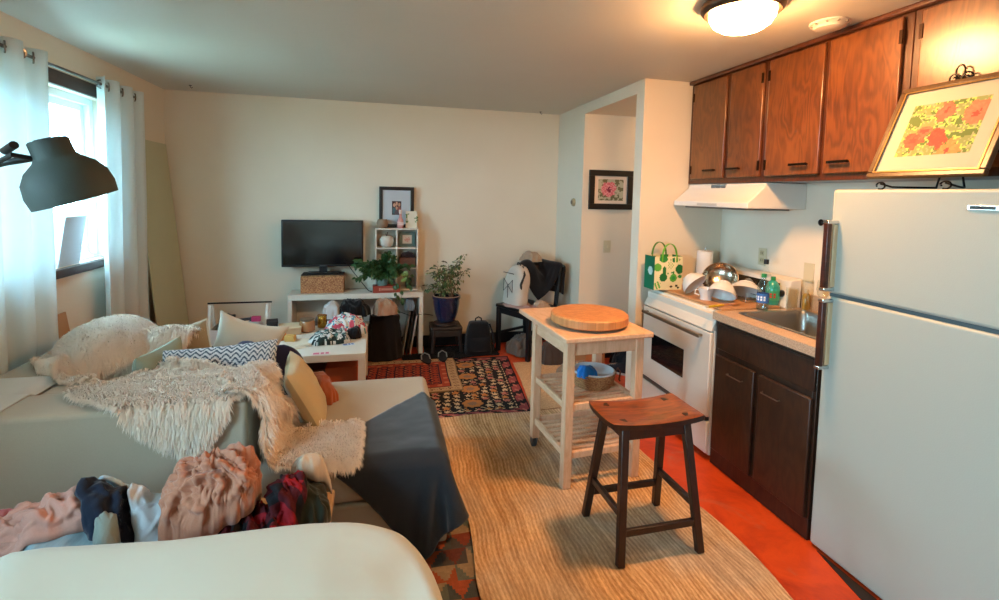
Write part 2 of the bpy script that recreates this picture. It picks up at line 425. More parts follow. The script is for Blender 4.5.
# windows
m_frame=mat('#dfe6e6',.4); m_trim=wood('#2c1a12','#4a2f20',(3,1,12),.5)
def window(n,W):
    y0,y1,z0,z1=W
    o=thing('window_%d'%n,None,None,(XL-.09,(y0+y1)/2,z0)); o['kind']='structure'  # window_2 is the unseen window added for daylight
    hw=(y1-y0)/2; h=z1-z0; g=G(); t=.045
    g.box(-.035,.035,-hw,-hw+t,0,h);g.box(-.035,.035,hw-t,hw,0,h);g.box(-.035,.035,-hw+t,hw-t,0,t);g.box(-.035,.035,-hw+t,hw-t,h-t,h)
    g.build('window_frame',m_frame,o,bevel=.005)
    for k,(a,b,xx) in enumerate(((-hw+t,.02,.012),(-.02,hw-t,-.012))):
        g=G(); s=.04
        g.box(xx-.012,xx+.012,a,a+s,t,h-t);g.box(xx-.012,xx+.012,b-s,b,t,h-t);g.box(xx-.012,xx+.012,a+s,b-s,t,t+s);g.box(xx-.012,xx+.012,a+s,b-s,h-t-s,h-t)
        sa=g.build('sash',m_frame,o,bevel=.003)
        g=G(); g.box(xx-.003,xx+.003,a+s,b-s,t+s,h-t-s); g.build('pane',glass('#f4fbff',1),sa)
    g=G(); g.box(XL-.05,XL+.035,y0-.04,y1+.04,z0-.055,z0-.003); s=struct('trim_%d'%(n*2-1),g,m_trim,bevel=.004)  # trim_3 belongs to the added unseen window
    g=G(); g.box(XL-.002,XL+.022,y0-.06,y1+.06,z1+.0,z1+.085); struct('trim_%d'%(n*2),g,m_trim,bevel=.004)  # trim_4 belongs to the added unseen window
window(1,W1); window(2,W_ADDED)  # second window is out of view, added for the daylight it lets in
# neighbouring house seen through the glass
hs=thing('neighbour_house','pale sided neighbouring house seen through the bright window','house',(-14,11.0,-1.5))
g=G(); g.box(-2,0,-5,5,-1,4.2)
for k in range(26): g.box(0,.02,-5,5,-1+k*.2,-1+k*.2+.17)
g.build('siding',mat('#c9b7a6',.8),hs)
for y in (-2.6,-.2,2.4):
    g=G(); g.box(.0,.06,y,y+.9,1.2,2.5); f=g.build('window_frame',mat('#f0f0ec',.5),hs,bevel=.01)
    g=G(); g.box(.055,.07,y+.08,y+.82,1.3,2.4); g.build('pane',mat('#6f7f88',.1),f)
g=G(); g.prism([(-2.3,4.2),(.3,4.2),(-1,5.3)],-5.3,5.3,R=np.array([[1,0,0],[0,0,1],[0,1,0]])); g.build('roof',mat('#6d6460',.8),hs)
g=G(); g.box(-40,-1.99,-30,50,-2.6,-2.4); struct('ground_outside',g,mat('#8b9080',.9))
# ============================================================ UPPER CABINETS
def cabwood(c1,c2,coat=.35,rough=.32):
    k=('cab',c1,c2)
    if k in MC: return MC[k]
    n=NT('stained_wood'); v=n.coord((1,5,1)); w_=n.noise(n.coord((1,2.2,.55)),3.2,3,.5,.4)
    ringv=n.math('SINE',n.math('MULTIPLY',w_,70)); fine=n.noise(n.coord((60,60,3)),3,4,.7); bl=n.noise(n.coord(),3.5,3)
    t=n.math('ADD',n.math('MULTIPLY',n.math('ADD',ringv,1),.09),n.math('ADD',n.math('MULTIPLY',fine,.35),n.math('MULTIPLY',bl,.55)))
    n.col(n.ramp(t,[(.28,c1),(.78,c2)])); n.set(Roughness=rough); n.b.inputs['Coat Weight'].default_value=coat; n.b.inputs['Coat Roughness'].default_value=.28
    n.bump(t,.22,.003); MC[k]=n.m; return n.m
m_cab=cabwood('#421e09','#82491c',.5,.3); m_cabd=cabwood('#2a1005','#5c2d10'); m_blk=mat('#15110f',.35,.6)
ZB=1.672
def pull(par,y,z,x=-.005,w=.09,m=None):
    g=G(); g.tube([(x,y-w/2,z),(x-.022,y-w/2,z),(x-.022,y+w/2,z),(x,y+w/2,z)],.0045,8); g.bar((x-.022,y-w/2-.012,z),(x-.022,y+w/2+.012,z),.009,.013); return g.build('handle',m or m_blk,par)
def upper(y0,y1,doors,label,hy):
    o=thing('upper_cabinet',label,'cabinet',(2.25,(y0+y1)/2,ZB),0,None); c=(y0+y1)/2
    g=G(); g.box(.0,.31,y0-c,y1-c,0,.72); g.build('body',m_cabd,o,bevel=.003)
    for (a,b),h,hs_ in zip(doors,hy,[1]*9):
        g=G(); g.box(-.019,-.0005,a-c,b-c,.034,.708); d=g.build('door',m_cab,o,bevel=.005)
        pull(d,h-c,.090,-.019)
        e=b-.004 if abs(h-a)<abs(h-b) else a+.004
        gg=G(); 
        for z in (.10,.62): gg.box(-.023,-.017,e-c-.007,e-c+.007,z-.03,z+.03)
        gg.build_each('hinge',mat('#2a180e',.4,.8),d)
    return o
upper(2.52,3.262,[(2.87,3.215),(2.545,2.825)],'stained wooden wall cabinet with two doors above the range hood',[2.99,2.75])
upper(1.705,2.518,[(2.13,2.50),(1.74,2.10)],'stained wooden wall cabinet with two wide doors above the sink',[2.24,2.0])
upper(.80,1.703,[(1.22,1.665),(.83,1.20)],'stained wooden wall cabinet over the refrigerator, behind the framed flower picture',[1.32,1.10])
g=G(); g.box(2.222,2.56,.78,3.268,2.392,ZC-.001); struct('trim_5',g,m_cabd,bevel=.008)
# ============================================================ RANGE HOOD
o=thing('range_hood','white range hood under the wall cabinets above the stove','range hood',(2.56,2.88,1.5))
Rxz=np.array([[1,0,0],[0,0,1],[0,1,0]])
prof=[(-.002,.170),(-.30,.170),(-.312,.138),(-.405,.06),(-.425,.045),(-.425,.012),(-.002,.012)]
g=G(); g.prism(prof,-.375,.378,R=Rxz); g.build('hood_shell',mat('#d8d3ca',.35),o,bevel=.004)
g=G()
for k in range(3):
    for q in range(3): g.box(-.314,-.302,-.03+k*.05,.012+k*.05,.140+q*.009,.145+q*.009)
g.build_each('vent_slot',mat('#3b3835',.6),o)
g=G(); g.box(-.38,-.05,-.3,.3,.0,.0125); g.build('grease_filter',mat('#77736c',.4,.6),o)
g=G(); g.box(-.428,-.424,-.1,.1,.02,.036); g.build('control_strip',mat('#b9b4aa',.3),o)
# ============================================================ FRIDGE
m_fr=mat('#a9aca1',.42,bump=.12,bs=220,spec=.4)
FY0,FY1=.985,1.745
o=thing('refrigerator','tall white top-freezer refrigerator with long brown handles','refrigerator',(1.92,(FY0+FY1)/2,0)); hy=(FY1-FY0)/2
g=G(); g.box(.065,.635,-hy+.005,hy-.005,.03,1.60); g.build('body',m_fr,o,bevel=.008)
g=G(); g.box(0,.062,-hy,hy,1.165,1.615); fd=g.build('freezer_door',m_fr,o,bevel=.012,seg=3)
g=G(); g.box(0,.062,-hy,hy,.012,1.150); rd_=g.build('refrigerator_door',m_fr,o,bevel=.012,seg=3)
g=G(); g.box(.012,.063,-hy+.008,hy-.008,1.149,1.166); g.build('door_gasket',mat('#4c5557',.6),o)
g=G(); g.box(.07,.6,-hy+.03,hy-.03,0,.031); g.build('plinth',m_blk,o)
m_br=wood('#2a120a','#4a2112',(2,2,30),.35); m_chr=mat('#c9ccce',.18,1); m_crm=mat('#c6b48f',.45)
def fhandle(par,z0,z1):
    y=hy-.028
    g=G(); g.bar((-.004,y-.004,z0+.01),(-.004,y-.004,z1-.01),.034,.012); g.build('handle_base',m_crm,par,bevel=.003)
    g=G(); g.bar((-.045,y,z0),(-.045,y,z1),.022,.026); g.build('handle',m_br,par,bevel=.005)
    g=G(); 
    for z in (z0,z1): g.box(-.058,-.0,y-.014,y+.014,z-.008,z+.008)
    g.build_each('handle_bracket',m_chr,par,bevel=.004)
fhandle(fd,1.185,1.475); fhandle(rd_,.84,1.135)
g=G(); g.box(-.004,.0005,-.28,-.13,1.545,1.562); bd=g.build('badge',m_chr,fd,bevel=.0015)
g=G(); g.box(-.006,-.0035,-.21,-.14,1.548,1.559); g.build('badge_inlay',mat('#20242a',.3),bd)
# picture on fridge with easel
pc=thing('framed_flower_picture','framed poppy painting in a wide cream mat on top of the refrigerator','picture',(2.035,1.485,1.648),0)
tilt=.42; RT=rotm(0,0,0)
# local frame: u along -Y (to camera right), n towards -X, leaning back
u_=np.array([0,-1,0]); n_=np.array([-math.cos(tilt),0,math.sin(tilt)]); v_=np.array([math.sin(tilt),0,math.cos(tilt)])
RP=np.stack([u_,v_,n_],1)
Wp,Hp=.43,.42
def frame_mesh(g,W,H,t,d,R,o_):
    for a in ((-W/2,W/2,0,t),(-W/2,W/2,H-t,H),(-W/2,-W/2+t,t,H-t),(W/2-t,W/2,t,H-t)): g.box(a[0],a[1],a[2],a[3],-d,0,R=R,o=o_)
g=G(); frame_mesh(g,Wp,Hp,.022,.022,RP,(0,0,.022)); g.build('frame',wood('#3a2412','#5c4222',(30,30,4),.35),pc,bevel=.004)
g=G(); frame_mesh(g,Wp-.044,Hp-.044,.006,.004,RP,tuple(np.array([0,0,.022])+RP@np.array([0,.022,0]))); g.build('gilt_edge',mat('#7d6238',.4,.6,var=.3,vs=120),pc)
g=G(); g.box(-Wp/2+.02,Wp/2-.02,.02,Hp-.02,-.018,-.010,R=RP,o=(0,0,.022)); g.build('mat_board',mat('#aaa08c',.8),pc)
def poppy(u,v):
    c=lin('#9fb35a'); k=fbm(u*5,v*5,3); c=lin('#7e8652') if k>.08 else (lin('#5c6c38') if k<-.12 else c)
    if abs(math.sin(u*17+v*6+fbm(u*4,v*4)*5))<.25: c=lin('#92946c')
    for cu,cv,r,h in ((.18,.30,.17,'#b5523f'),(.52,.28,.17,'#ad483a'),(.48,.82,.17,'#b5604a'),(.88,.72,.22,'#b86a50'),(.72,.04,.2,'#b57a4a'),(.3,.45,.12,'#b86048')):
        d=math.hypot((u-cu)*1.3,v-cv)+fbm(u*9,v*9,cu*7)*.07
        if d<r: 
            c=lin(h); 
            if fbm(u*16,v*16,2)>.1: c=tuple(min(1,x*1.15) for x in c)
            if d<r*.25: c=lin('#b5483c')
    return c
g=G(); P=np.zeros((49,37,3))
for i in range(49):
    for j in range(37): P[i,j]=RP@np.array([-.135+.27*i/48,.095+.235*j/36,-.0095])+np.array([0,0,.022])
g.grid(P,poppy); g.build('painting',attr_mat(.85,0),pc,smooth=0)
def scroll(cy,cz,r,turns=1.6,x=0,dir=1,a0=0,R=None,n=26):
    pts=[]
    for k in range(n):
        t=k/(n-1); a=a0+dir*turns*2*PI*t; rr=r*(1-.8*t); pts.append((x,cy+rr*math.cos(a),cz+rr*math.sin(a)))
    return pts
ea=thing('display_easel','dark wrought iron scroll easel holding the framed poppy painting','easel',(2.035,1.485,1.6165),0)
g=G()
for s in (-.12,.12):
    g.tube([(-.05,s,.014)]+[( -.03-.0*k,s+.018*math.cos(a),.016+.014*math.sin(a)) for k,a in enumerate(np.linspace(0,5.2,14))],.0035,6)
    g.tube([(-.03,s,.024),(.03,s,.012),(.17,s*.4,.012)],.004,6)
g.build_each('foot_scroll',m_blk,ea)
g=G(); g.tube([(.17,-.05,.012),(.175,0,.25),(.175,.0,.44)],.004,6); g.tube([(.17,.05,.012),(.175,0,.25)],.004,6); g.build_each('back_leg',m_blk,ea)
g=G(); 
for s in (-1,1): g.tube([(.175,-s*.002,.43)]+[(.175,s*(.022)+s*q[1],.44+q[2]) for q in scroll(0,0,.022,1.3,0,-s,PI if s>0 else 0)],.0035,6)
g.tube([(.175,.016*math.cos(a),.465+.026*math.sin(a)) for a in np.linspace(-PI/2,1.5*PI,18)],.0035,6); g.build_each('top_scroll',m_blk,ea)
# ============================================================ STOVE
m_st=mat('#d9cfc0',.38,spec=.5); m_dark=mat('#0d0d0f',.08,spec=.8); SY0,SY1=2.47,3.222
st=thing('kitchen_stove','white freestanding stove with dark oven window and bar handle','stove',(1.93,(SY0+SY1)/2,0)); hy=(SY1-SY0)/2
g=G(); g.box(.0,.60,-hy,hy,.03,.885); g.build('body',m_st,st,bevel=.004)
g=G(); g.prism([(-.028,.785),(-.002,.785),(.06,.902),(.03,.902)],-hy,hy,R=Rxz); g.prism([(-.002,.785),(.3,.785),(.3,.90),(.06,.90)],-hy,hy,R=Rxz); g.build('front_panel',m_st,st,bevel=.004)
g=G(); g.box(-.028,-.001,-hy,hy,.268,.778); dr=g.build('oven_door',m_st,st,bevel=.006)
g=G(); g.box(-.031,-.0275,-.13,.245,.418,.602); g.build('oven_window',m_dark,dr,bevel=.001)
g=G(); g.bar((-.062,-.315,.745),(-.062,.335,.745),.014,.020); g.box(-.062,-.02,-.305,-.285,.738,.752); g.box(-.062,-.02,.305,.325,.738,.752); g.build('handle',mat('#8a7a66',.3,.7),dr,bevel=.003)
g=G(); g.box(-.024,-.001,-hy,hy,.045,.238); wd=g.build('warming_drawer',m_st,st,bevel=.006)
g=G(); g.box(-.028,-.001,-hy+.01,hy-.01,.243,.262); g.build('drawer_rail',mat('#5e5a55',.4,.5),st)
g=G(); g.prism([(.49,.905),(.52,1.075),(.60,1.085),(.60,.905)],-hy,hy,R=Rxz); bg_=g.build('backguard',m_st,st,bevel=.006)
tt=math.atan2(.03,.17); RB=rotm(0,tt,0)
g=G(); g.box(-.006,.004,-.30,.33,.02,.145,R=RB,o=(.495,0,.905)); g.build('control_panel',mat('#17130f',.15,spec=.8),bg_,bevel=.002)
for y in (-.33,-.22,.14,.24,.30):
    g=G(); g.lathe([(.022,0),(.022,.012),(.016,.028),(0,.028)],(0,0,0),18,rotm(0,-PI/2+tt,0)); k=g.build('knob',mat('#262322',.3) if y>-.3 else mat('#0f0f10',.3),bg_,loc=(.503,y,.99))
g=G(); g.lathe([(.045,0),(.045,.006),(.038,.008),(0,.008)],(0,0,0),28,rotm(0,-PI/2+tt,0)); g.build('clock',mat('#b9b4aa',.2,.7),bg_,loc=(.498,-.05,.995))
g=G(); g.box(.05,.46,-hy+.01,hy+.02,0,.016)
sb=g.build('stove_top_board',wood('#9c6d45','#c39266',(30,2,30),.5),loc=(1.93,(SY0+SY1)/2,.904),bevel=.004); tag(sb,'flat wooden board covering the stove top under the drying dishes','board')
# ============================================================ BASE CABINET, COUNTER, SINK
BY0,BY1=1.765,2.455
bc=thing('base_cabinet','dark brown wooden sink cabinet between stove and refrigerator','cabinet',(1.93,(BY0+BY1)/2,0)); hy=(BY1-BY0)/2; c=(BY0+BY1)/2
m_dk=cabwood('#150c07','#3d2413',.1,.42)
g=G(); g.box(.0,.62,-hy,hy,.0,.10); g.box(.0,.62,-hy,-hy+.02,.1,.865); g.box(.0,.62,hy-.02,hy,.1,.865); g.box(.60,.62,-hy+.02,hy-.02,.1,.865); g.box(.0,.02,-hy+.02,hy-.02,.1,.865); g.build('body',m_dk,bc,bevel=.003)
g=G(); g.box(-.012,-.0005,-hy+.005,hy-.02,.70,.845); g.build('false_drawer_front',m_dk,bc,bevel=.004)
for a,b in ((2.125,2.43),(1.775,2.09)):
    g=G(); g.box(-.022,-.0005,a-c,b-c,.105,.668); d=g.build('door',m_dk,bc,bevel=.005)
    y=(2.255 if a>2 else 2.0)-c
    g=G(); g.tube([(-.022,y-.055,.59),(-.036,y-.055,.588),(-.036,y+.055,.588),(-.022,y+.055,.59)],.0035,8); g.build('handle',mat('#8d8276',.3,.9),d)
ct=NT('speckled_laminate'); v=ct.coord(); n1=ct.noise(v,260,2,.8); n2=ct.noise(v,40,3)
ct.col(ct.mix(n2,ct.ramp(n1,[(.35,'#7d6450'),(.5,'#b89b80'),(.65,'#d8c3a8')]),'#b59578')); ct.set(Roughness=.35)
co=thing('countertop','speckled tan countertop with rounded front edge around the sink','countertop',(1.93,c,.866)); 
sx0,sx1,sy0,sy1=.105,.53,-.245,.275
g=G(); a0,a1,b0,b1=-.025,.628,-hy,hy+.008
g.box(a0,sx0,b0,b1,0,.044); g.box(sx1,a1,b0,b1,0,.044); g.box(sx0,sx1,b0,sy0,0,.044); g.box(sx0,sx1,sy1,b1,0,.044); g.build('slab',ct.m,co)
g=G(); g.box(.607,.628,b0,b1,.044,.135); g.build('backsplash_lip',ct.m,co,bevel=.004)
m_ss=mat('#a5a29c',.28,1,bump=.05,bs=200)
sk=thing('kitchen_sink','stainless steel sink set into the speckled countertop','sink',(1.93,c,.910)); g=G(); d=.16; t=.02
def rring(x0,x1,y0,y1,z,r,n=6):
    pts=[]
    for cx,cy,a0 in ((x1-r,y1-r,0),(x0+r,y1-r,PI/2),(x0+r,y0+r,PI),(x1-r,y0+r,1.5*PI)):
        for k in range(n+1): a=a0+PI/2*k/n; pts.append((cx+r*math.cos(a),cy+r*math.sin(a),z))
    return pts
rings=[rring(sx0-t,sx1+t,sy0-t,sy1+t,.001,.03),rring(sx0-t+.002,sx1+t-.002,sy0-t+.002,sy1+t-.002,.005,.03),rring(sx0+.004,sx1-.004,sy0+.004,sy1-.004,.004,.04),rring(sx0+.01,sx1-.01,sy0+.01,sy1-.01,-.02,.05),rring(sx0+.02,sx1-.02,sy0+.02,sy1-.02,-d+.03,.06),rring(sx0+.05,sx1-.05,sy0+.05,sy1-.05,-d,.05)]
P=np.array(rings); g.grid(P,wrap=True,flip=True); nb=len(rings[0]); g.add(rings[-1],[tuple(range(nb))]); g.build('basin',m_ss,sk)
g=G(); g.lathe([(.04,0),(.04,.004),(.03,.002),(0,.002)],((sx0+sx1)/2,0,-d+.001)); g.build('drain',mat('#77746e',.3,1),sk)
fc=thing('kitchen_faucet','chrome faucet behind the sink','faucet',(2.50,2.02,.911))
g=G(); g.lathe([(.028,0),(.026,.02),(.016,.05),(.014,.09),(0,.095)]); g.build('faucet_base',m_chr,fc)
g=G(); g.tube([(0,0,.085),(-.03,0,.15),(-.09,-.02,.175),(-.15,-.03,.165),(-.17,-.03,.14)],.009,10); g.build('spout',m_chr,fc)
g=G(); g.tube([(0,.0,.09),(.01,.03,.12),(.0,.07,.135)],.006,8); g.build('lever',m_chr,fc)
# outlets, switches
def plate(name,label,cat,loc,nrm,kind):
    o=thing(name,label,cat,loc); m=mat('#cdbf9d',.4)
    if nrm=='-x': R=np.stack([(0,-1,0),(0,0,1),(-1,0,0)],1).astype(float)
    else: R=np.stack([(1,0,0),(0,0,1),(0,-1,0)],1).astype(float)
    g=G(); g.box(-.036,.036,-.058,.058,0,.006,R=R); g.build('cover_plate',m,o,bevel=.002)
    g=G()
    if kind=='outlet':
        for s in (-.025,.025): g.box(-.017,.017,s-.016,s+.016,.006,.009,R=R)
        g.build_each('socket',mat('#b8a986',.4),o)
        g=G()
        for s in (-.025,.025):
            for q in (-.007,.007): g.box(q-.0015,q+.0015,s-.006,s+.006,.009,.0095,R=R)
        g.build_each('slot',m_blk,o)
    elif kind=='switch': g.box(-.006,.006,-.012,.012,.006,.016,R=R); g.build('toggle',mat('#d8cba9',.4),o)
    return o
plate('wall_outlet','tan wall outlet above the stove on the blue-lit kitchen wall','outlet',(XR-.001,2.83,1.18),'-x','outlet')
plate('wall_plate','blank tan cover plate on the kitchen wall beside the refrigerator','wall plate',(XR-.001,2.45,1.13),'-x','blank')
plate('light_switch','tan light switch on the hallway wall below the picture','switch',(2.135,4.329,1.09),'-y','switch')
g=G(); g.lathe([(.0001,.028),(.012,.026),(.02,.018),(.008,.01),(.012,0)],(0,0,0),14,rotm(0,-PI/2,0)); tag(g.build('cabinet_hook',m_blk,loc=(XR-.002,2.375,1.44)),'small black round wall knob beside the top of the refrigerator handle','knob')
g=G(); g.lathe([(.04,0),(.04,.012),(.034,.022),(.012,.026),(0,.026)],(0,0,0),24,rotm(0,-PI/2,0))
th=thing('thermostat','round beige thermostat on the wall left of the hallway opening','thermostat',(XH-.001,4.52,1.505)); o=g.build('housing',mat('#a89a78',.4,.3),th)
g=G(); g.lathe([(.02,0),(.018,.006),(0,.006)],(-.024,0,0),20,rotm(0,-PI/2,0)); g.build('dial',mat('#6f6552',.35,.5),th)
# hall picture
hp=thing('framed_peony_picture','black framed pink peony photo on the hallway wall','picture',(2.15,4.329,1.63))
R=np.stack([(1,0,0),(0,0,1),(0,-1,0)],1).astype(float)
def wallframe(par,W,H,t,d,R,mf,z=0):
    g=G(); frame_mesh(g,W,H,t,d,R,tuple(R@np.array([0,-H/2,d+z]))); return g.build('frame',mf,par,bevel=.003)
wallframe(hp,.45,.37,.055,.022,R,mat('#12100f',.35)); g=G(); g.box(-.175,.175,-.135,.135,.003,.008,R=R); g.build('mat_board',mat('#e2cdb9',.8),hp)
def peony(u,v):
    k=fbm(u*6,v*6,1); c=lin('#6f6a48') if k>0 else lin('#b7b095')
    d=math.hypot((u-.42)*1.25,(v-.52))+fbm(u*8,v*8,5)*.08
    if d<.36: c=lin('#d86a72') if fbm(u*14,v*14,8)>-.03 else lin('#e69a9c')
    if d<.1: c=lin('#8f2f40')
    return c
g=G(); P=np.zeros((33,27,3))
for i in range(33):
    for j in range(27): P[i,j]=R@np.array([-.13+.26*i/32,-.1+.2*j/26,.0085])
g.grid(P,peony); g.build('photo',attr_mat(.5,0,coat=.6),hp,smooth=0)
# ceiling lamp
cl=thing('ceiling_light','round flush ceiling light with bronze rim and glowing glass dome','ceiling light',(1.545,1.91,ZC))
g=G(); g.lathe([(.165,0),(.172,-.012),(.170,-.03),(.155,-.045),(.135,-.045)],cap=False,seg=40); g.lathe([(0.0001,-.001),(.165,-.001)],cap=False,seg=40); g.build('rim',mat('#5a4636',.35,.7),cl)
e=NT('lit_glass'); e.b.inputs['Emission Color'].default_value=(1,.50,.19,1); e.b.inputs['Emission Strength'].default_value=LAMP_STRENGTH; e.col('#fff2dc')
g=G(); g.lathe([(.136,-.042),(.134,-.062),(.118,-.09),(.085,-.112),(.045,-.123),(.0001,-.126)],cap=False,seg=40); g.build('glass_dome',e.m,cl)
sd=thing('smoke_detector','low round white smoke detector on the ceiling by the cabinets','smoke detector',(2.10,1.99,ZC))
g=G(); g.lathe([(.001,-.001),(.085,-.001),(.085,-.008),(.068,-.016),(.062,-.028),(.04,-.034),(.0001,-.034)],cap=False); g.build('housing',mat('#cfc6b5',.5),sd)
g=G()
for k in range(10): a=k*.628; g.box(.066,.082,-.004,.004,-.016,-.009,R=rotm(0,0,a))
g.build_each('vent',mat('#8d8576',.6),sd)
for (x,y,l) in ((-1.53,4.72,'small dark ceiling hook near the back left corner'),(1.62,4.90,'small dark ceiling hook near the back wall by the hallway')):
    g=G(); g.lathe([(.012,0),(.012,-.004),(0,-.004)],(0,0,0),12); g.tube([(0,0,-.003),(0,0,-.016),(.01,0,-.024),(.018,0,-.016)],.0025,6); tag(g.build('ceiling_hook',m_blk,loc=(x,y,ZC-.0005)),l,'hook')

hl=thing('hallway_fill_light','small flush ceiling light added out of view to brighten the hallway beyond the opening','ceiling light',(2.85,3.86,2.33))  # unseen lamp, added so that the hallway is lit
g=G(); g.lathe([(.11,-.001),(.115,-.012),(.105,-.03)],cap=False,seg=32); g.build('rim',mat('#5a4636',.35,.7),hl)  # rim of the added hallway lamp
e2=NT('hall_fill_glass'); e2.b.inputs['Emission Color'].default_value=(1,.62,.36,1); e2.b.inputs['Emission Strength'].default_value=38; e2.col('#fff2dc')
g=G(); g.lathe([(.104,-.028),(.09,-.055),(.05,-.075),(.0001,-.08)],cap=False,seg=32); g.build('glass_dome',e2.m,hl)  # glass of the added hallway lamp

g=G(); g.prism([(1.918,1.70),(1.860,1.45),(1.860,.60),(1.918,.60)][::-1],.0005,.004); struct('trim_6',g,mat('#1c1210',.6))  # thin dark slab standing in for the shadow along the refrigerator base
# ============================================================ RUGS
def flat_rug(name,label,poly,z0,z1,m,parent=None,group=None):
    g=G(); g.prism(poly,z0,z1); return tag(g.build(name,m,smooth=0),label,'rug',group)
def wavy_rect(x0,x1,y0,y1,amp,seed,n=40,skew=(0,0,0,0)):
    c=[(x0,y0),(x1+skew[0],y0+skew[1]),(x1+skew[2],y1+skew[3]),(x0,y1)]; pts=[]
    for k in range(4):
        a=c[k];b=c[(k+1)%4]
        for i in range(n):
            t=i/n; x=a[0]+(b[0]-a[0])*t; y=a[1]+(b[1]-a[1])*t; s=min(1,min(t,1-t)*8)
            pts.append((x+amp*s*noise.noise(Vector((x*3,y*3,seed)))*2,y+amp*s*noise.noise(Vector((x*3+9,y*3,seed)))*2))
    return pts
def painted_rug(name,label,quad,z0,z1,nx,ny,fn,wav=.01,seed=0):
    """quad corners: near-left, near-right, far-right, far-left"""
    q=[np.array(p) for p in quad]; P=np.zeros((nx+1,ny+1,3))
    for i in range(nx+1):
        for j in range(ny+1):
            u=i/nx; v=j/ny; p=(q[0]*(1-u)+q[1]*u)*(1-v)+(q[3]*(1-u)+q[2]*u)*v
            e=wav*noise.noise(Vector((p[0]*4,p[1]*4,seed)))
            P[i,j]=(p[0]+e,p[1]+e,z1+.0012*noise.noise(Vector((p[0]*7,p[1]*7,seed))))
    g=G(); P2=P.copy(); P2[...,2]=z0; g.grid(P,fn); g.grid(P2,lambda u,v:fn(.001,.001),flip=True)
    d=fn(.001,.001); g.cc=d
    for A,B in ((P2[0],P[0]),(P[-1],P2[-1]),(P[:,0],P2[:,0]),(P2[:,-1],P[:,-1])): g.grid(np.stack([A,B]))
    return tag(g.build(name,attr_mat(.95,.5,260),smooth=0),label,'rug')
K=lin('#120e12'); CR=lin('#c9ab84'); OR=lin('#b8763e'); PK=lin('#8f4040'); PK2=lin('#b06a5a')
def persian(u,v):
    W,H=1.9,1.22; x=u*W; y=v*H; dR=W-x; e=min(dR,y,H-y,x)
    if e<.015: return K
    if e<.075:
        s=x+y*1.0; return PK2 if (math.sin(s*70)>.45 and .028<e<.062) else (PK if math.sin(s*35+e*60)>-.3 else K)
    if e<.095: return K if e<.088 else CR if math.sin((x+y)*120)>0 else K
    # medallions
    for k in range(4):
        my=.22+k*.27; 
        for mx in (W-.42,W-.86,W-1.30):
            d=math.hypot((x-mx)/.10,(y-my)/.085)+.06*math.sin(8*math.atan2(y-my,x-mx))
            if d<.8: return OR if d>.35 else lin('#8c6a50')
            if d<1: return K
    ci=math.floor(x/.078); cj=math.floor(y/.066); h=math.sin(ci*12.9898+cj*78.233)*43758.5453; h-=math.floor(h)
    fx=x/.078-ci-.5+(h-.5)*.3; fy=y/.066-cj-.5
    r=math.hypot(fx,fy*.85)
    if r<.24+.08*h+.09*math.sin(5*math.atan2(fy,fx)): return CR if h<.62 else (PK2 if h<.85 else OR)
    if abs(fx+fy*.8)<.07 and h>.4: return CR
    return K
painted_rug('patterned_rug','large black rug with cream flowers, orange medallions and red border',[(-.78,3.31),(1.085,3.285),(1.225,4.52),(-.70,4.55)],.001,.009,190,124,persian,seed=2)
RD=lin('#a33f2c'); RD2=lin('#c06a48'); NV=lin('#2a1c28'); TN=lin('#b7936a')
def tribal(u,v):
    W,H=1.25,.80; x=u*W; y=v*H; e=min(W-x,y,H-y,x)
    if e<.012: return lin('#8a6c4a')
    if e<.085: return lin('#6e4b33') if abs((e-.048)-.022*(2/PI)*math.asin(math.sin((x+y)*2*PI/.07)))<.006 else TN
    if e<.097: return NV
    if e<.165: return RD2 if math.sin(x*60)*math.sin(y*60)>.35 else RD
    if e<.175: return NV
    cx=(x/.075)%1-.5; cy=(y/.055)%1-.5
    if abs(cx)+abs(cy)<.17: return RD2
    if abs(abs(cx)+abs(cy)-.4)<.10: return NV
    return RD if (x*13)%1>.15 else NV
painted_rug('red_rug','small red and navy tribal rug with cream zigzag border',[(-.56,3.75),(.665,3.76),(.70,4.53),(-.50,4.55)],.0105,.018,125,84,tribal,seed=5)
jt=NT('woven_jute'); v=jt.coord(); 
wob=jt.n.new('ShaderNodeVectorMath'); wob.operation='ADD'
nv=jt.n.new('ShaderNodeTexNoise'); nv.inputs['Scale'].default_value=2.2; nv.inputs['Detail'].default_value=1; jt.L(v,nv.inputs['Vector'])
sc=jt.n.new('ShaderNodeVectorMath'); sc.operation='SCALE'; sc.inputs['Scale'].default_value=.10; jt.L(nv.outputs['Color'],sc.inputs[0]); jt.L(v,wob.inputs[0]); jt.L(sc.outputs[0],wob.inputs[1])
wv=wob.outputs[0]
s1=jt.wave(wv,16,1.2,2,dire='X',ds=3); 
mp=jt.n.new('ShaderNodeMapping'); mp.inputs['Scale'].default_value=(170,38,40); jt.L(wv,mp.inputs[0]); fb=jt.noise(mp.outputs[0],1,3,.7)
mp2=jt.n.new('ShaderNodeMapping'); mp2.inputs['Scale'].default_value=(40,3,10); jt.L(wv,mp2.inputs[0]); lg=jt.noise(mp2.outputs[0],1,3,.6)
big=jt.noise(v,2.4,3)
t=jt.math('ADD',jt.math('MULTIPLY',s1,.12),jt.math('ADD',jt.math('MULTIPLY',fb,.42),jt.math('MULTIPLY',lg,.44)))
c1=jt.ramp(t,[(.20,'#6e4a2c'),(.43,'#bb8b5c'),(.64,'#ecc393')]); c2=jt.ramp(t,[(.22,'#7a604c'),(.47,'#b89a7c'),(.68,'#e2c5a5')])
jt.col(jt.mix(jt.ramp(big,[(.42,(0,0,0)),(.62,(1,1,1))]),c1,c2)); jt.set(Roughness=.95); jt.b.inputs['Specular IOR Level'].default_value=.1; jt.bump(t,.8,.006)
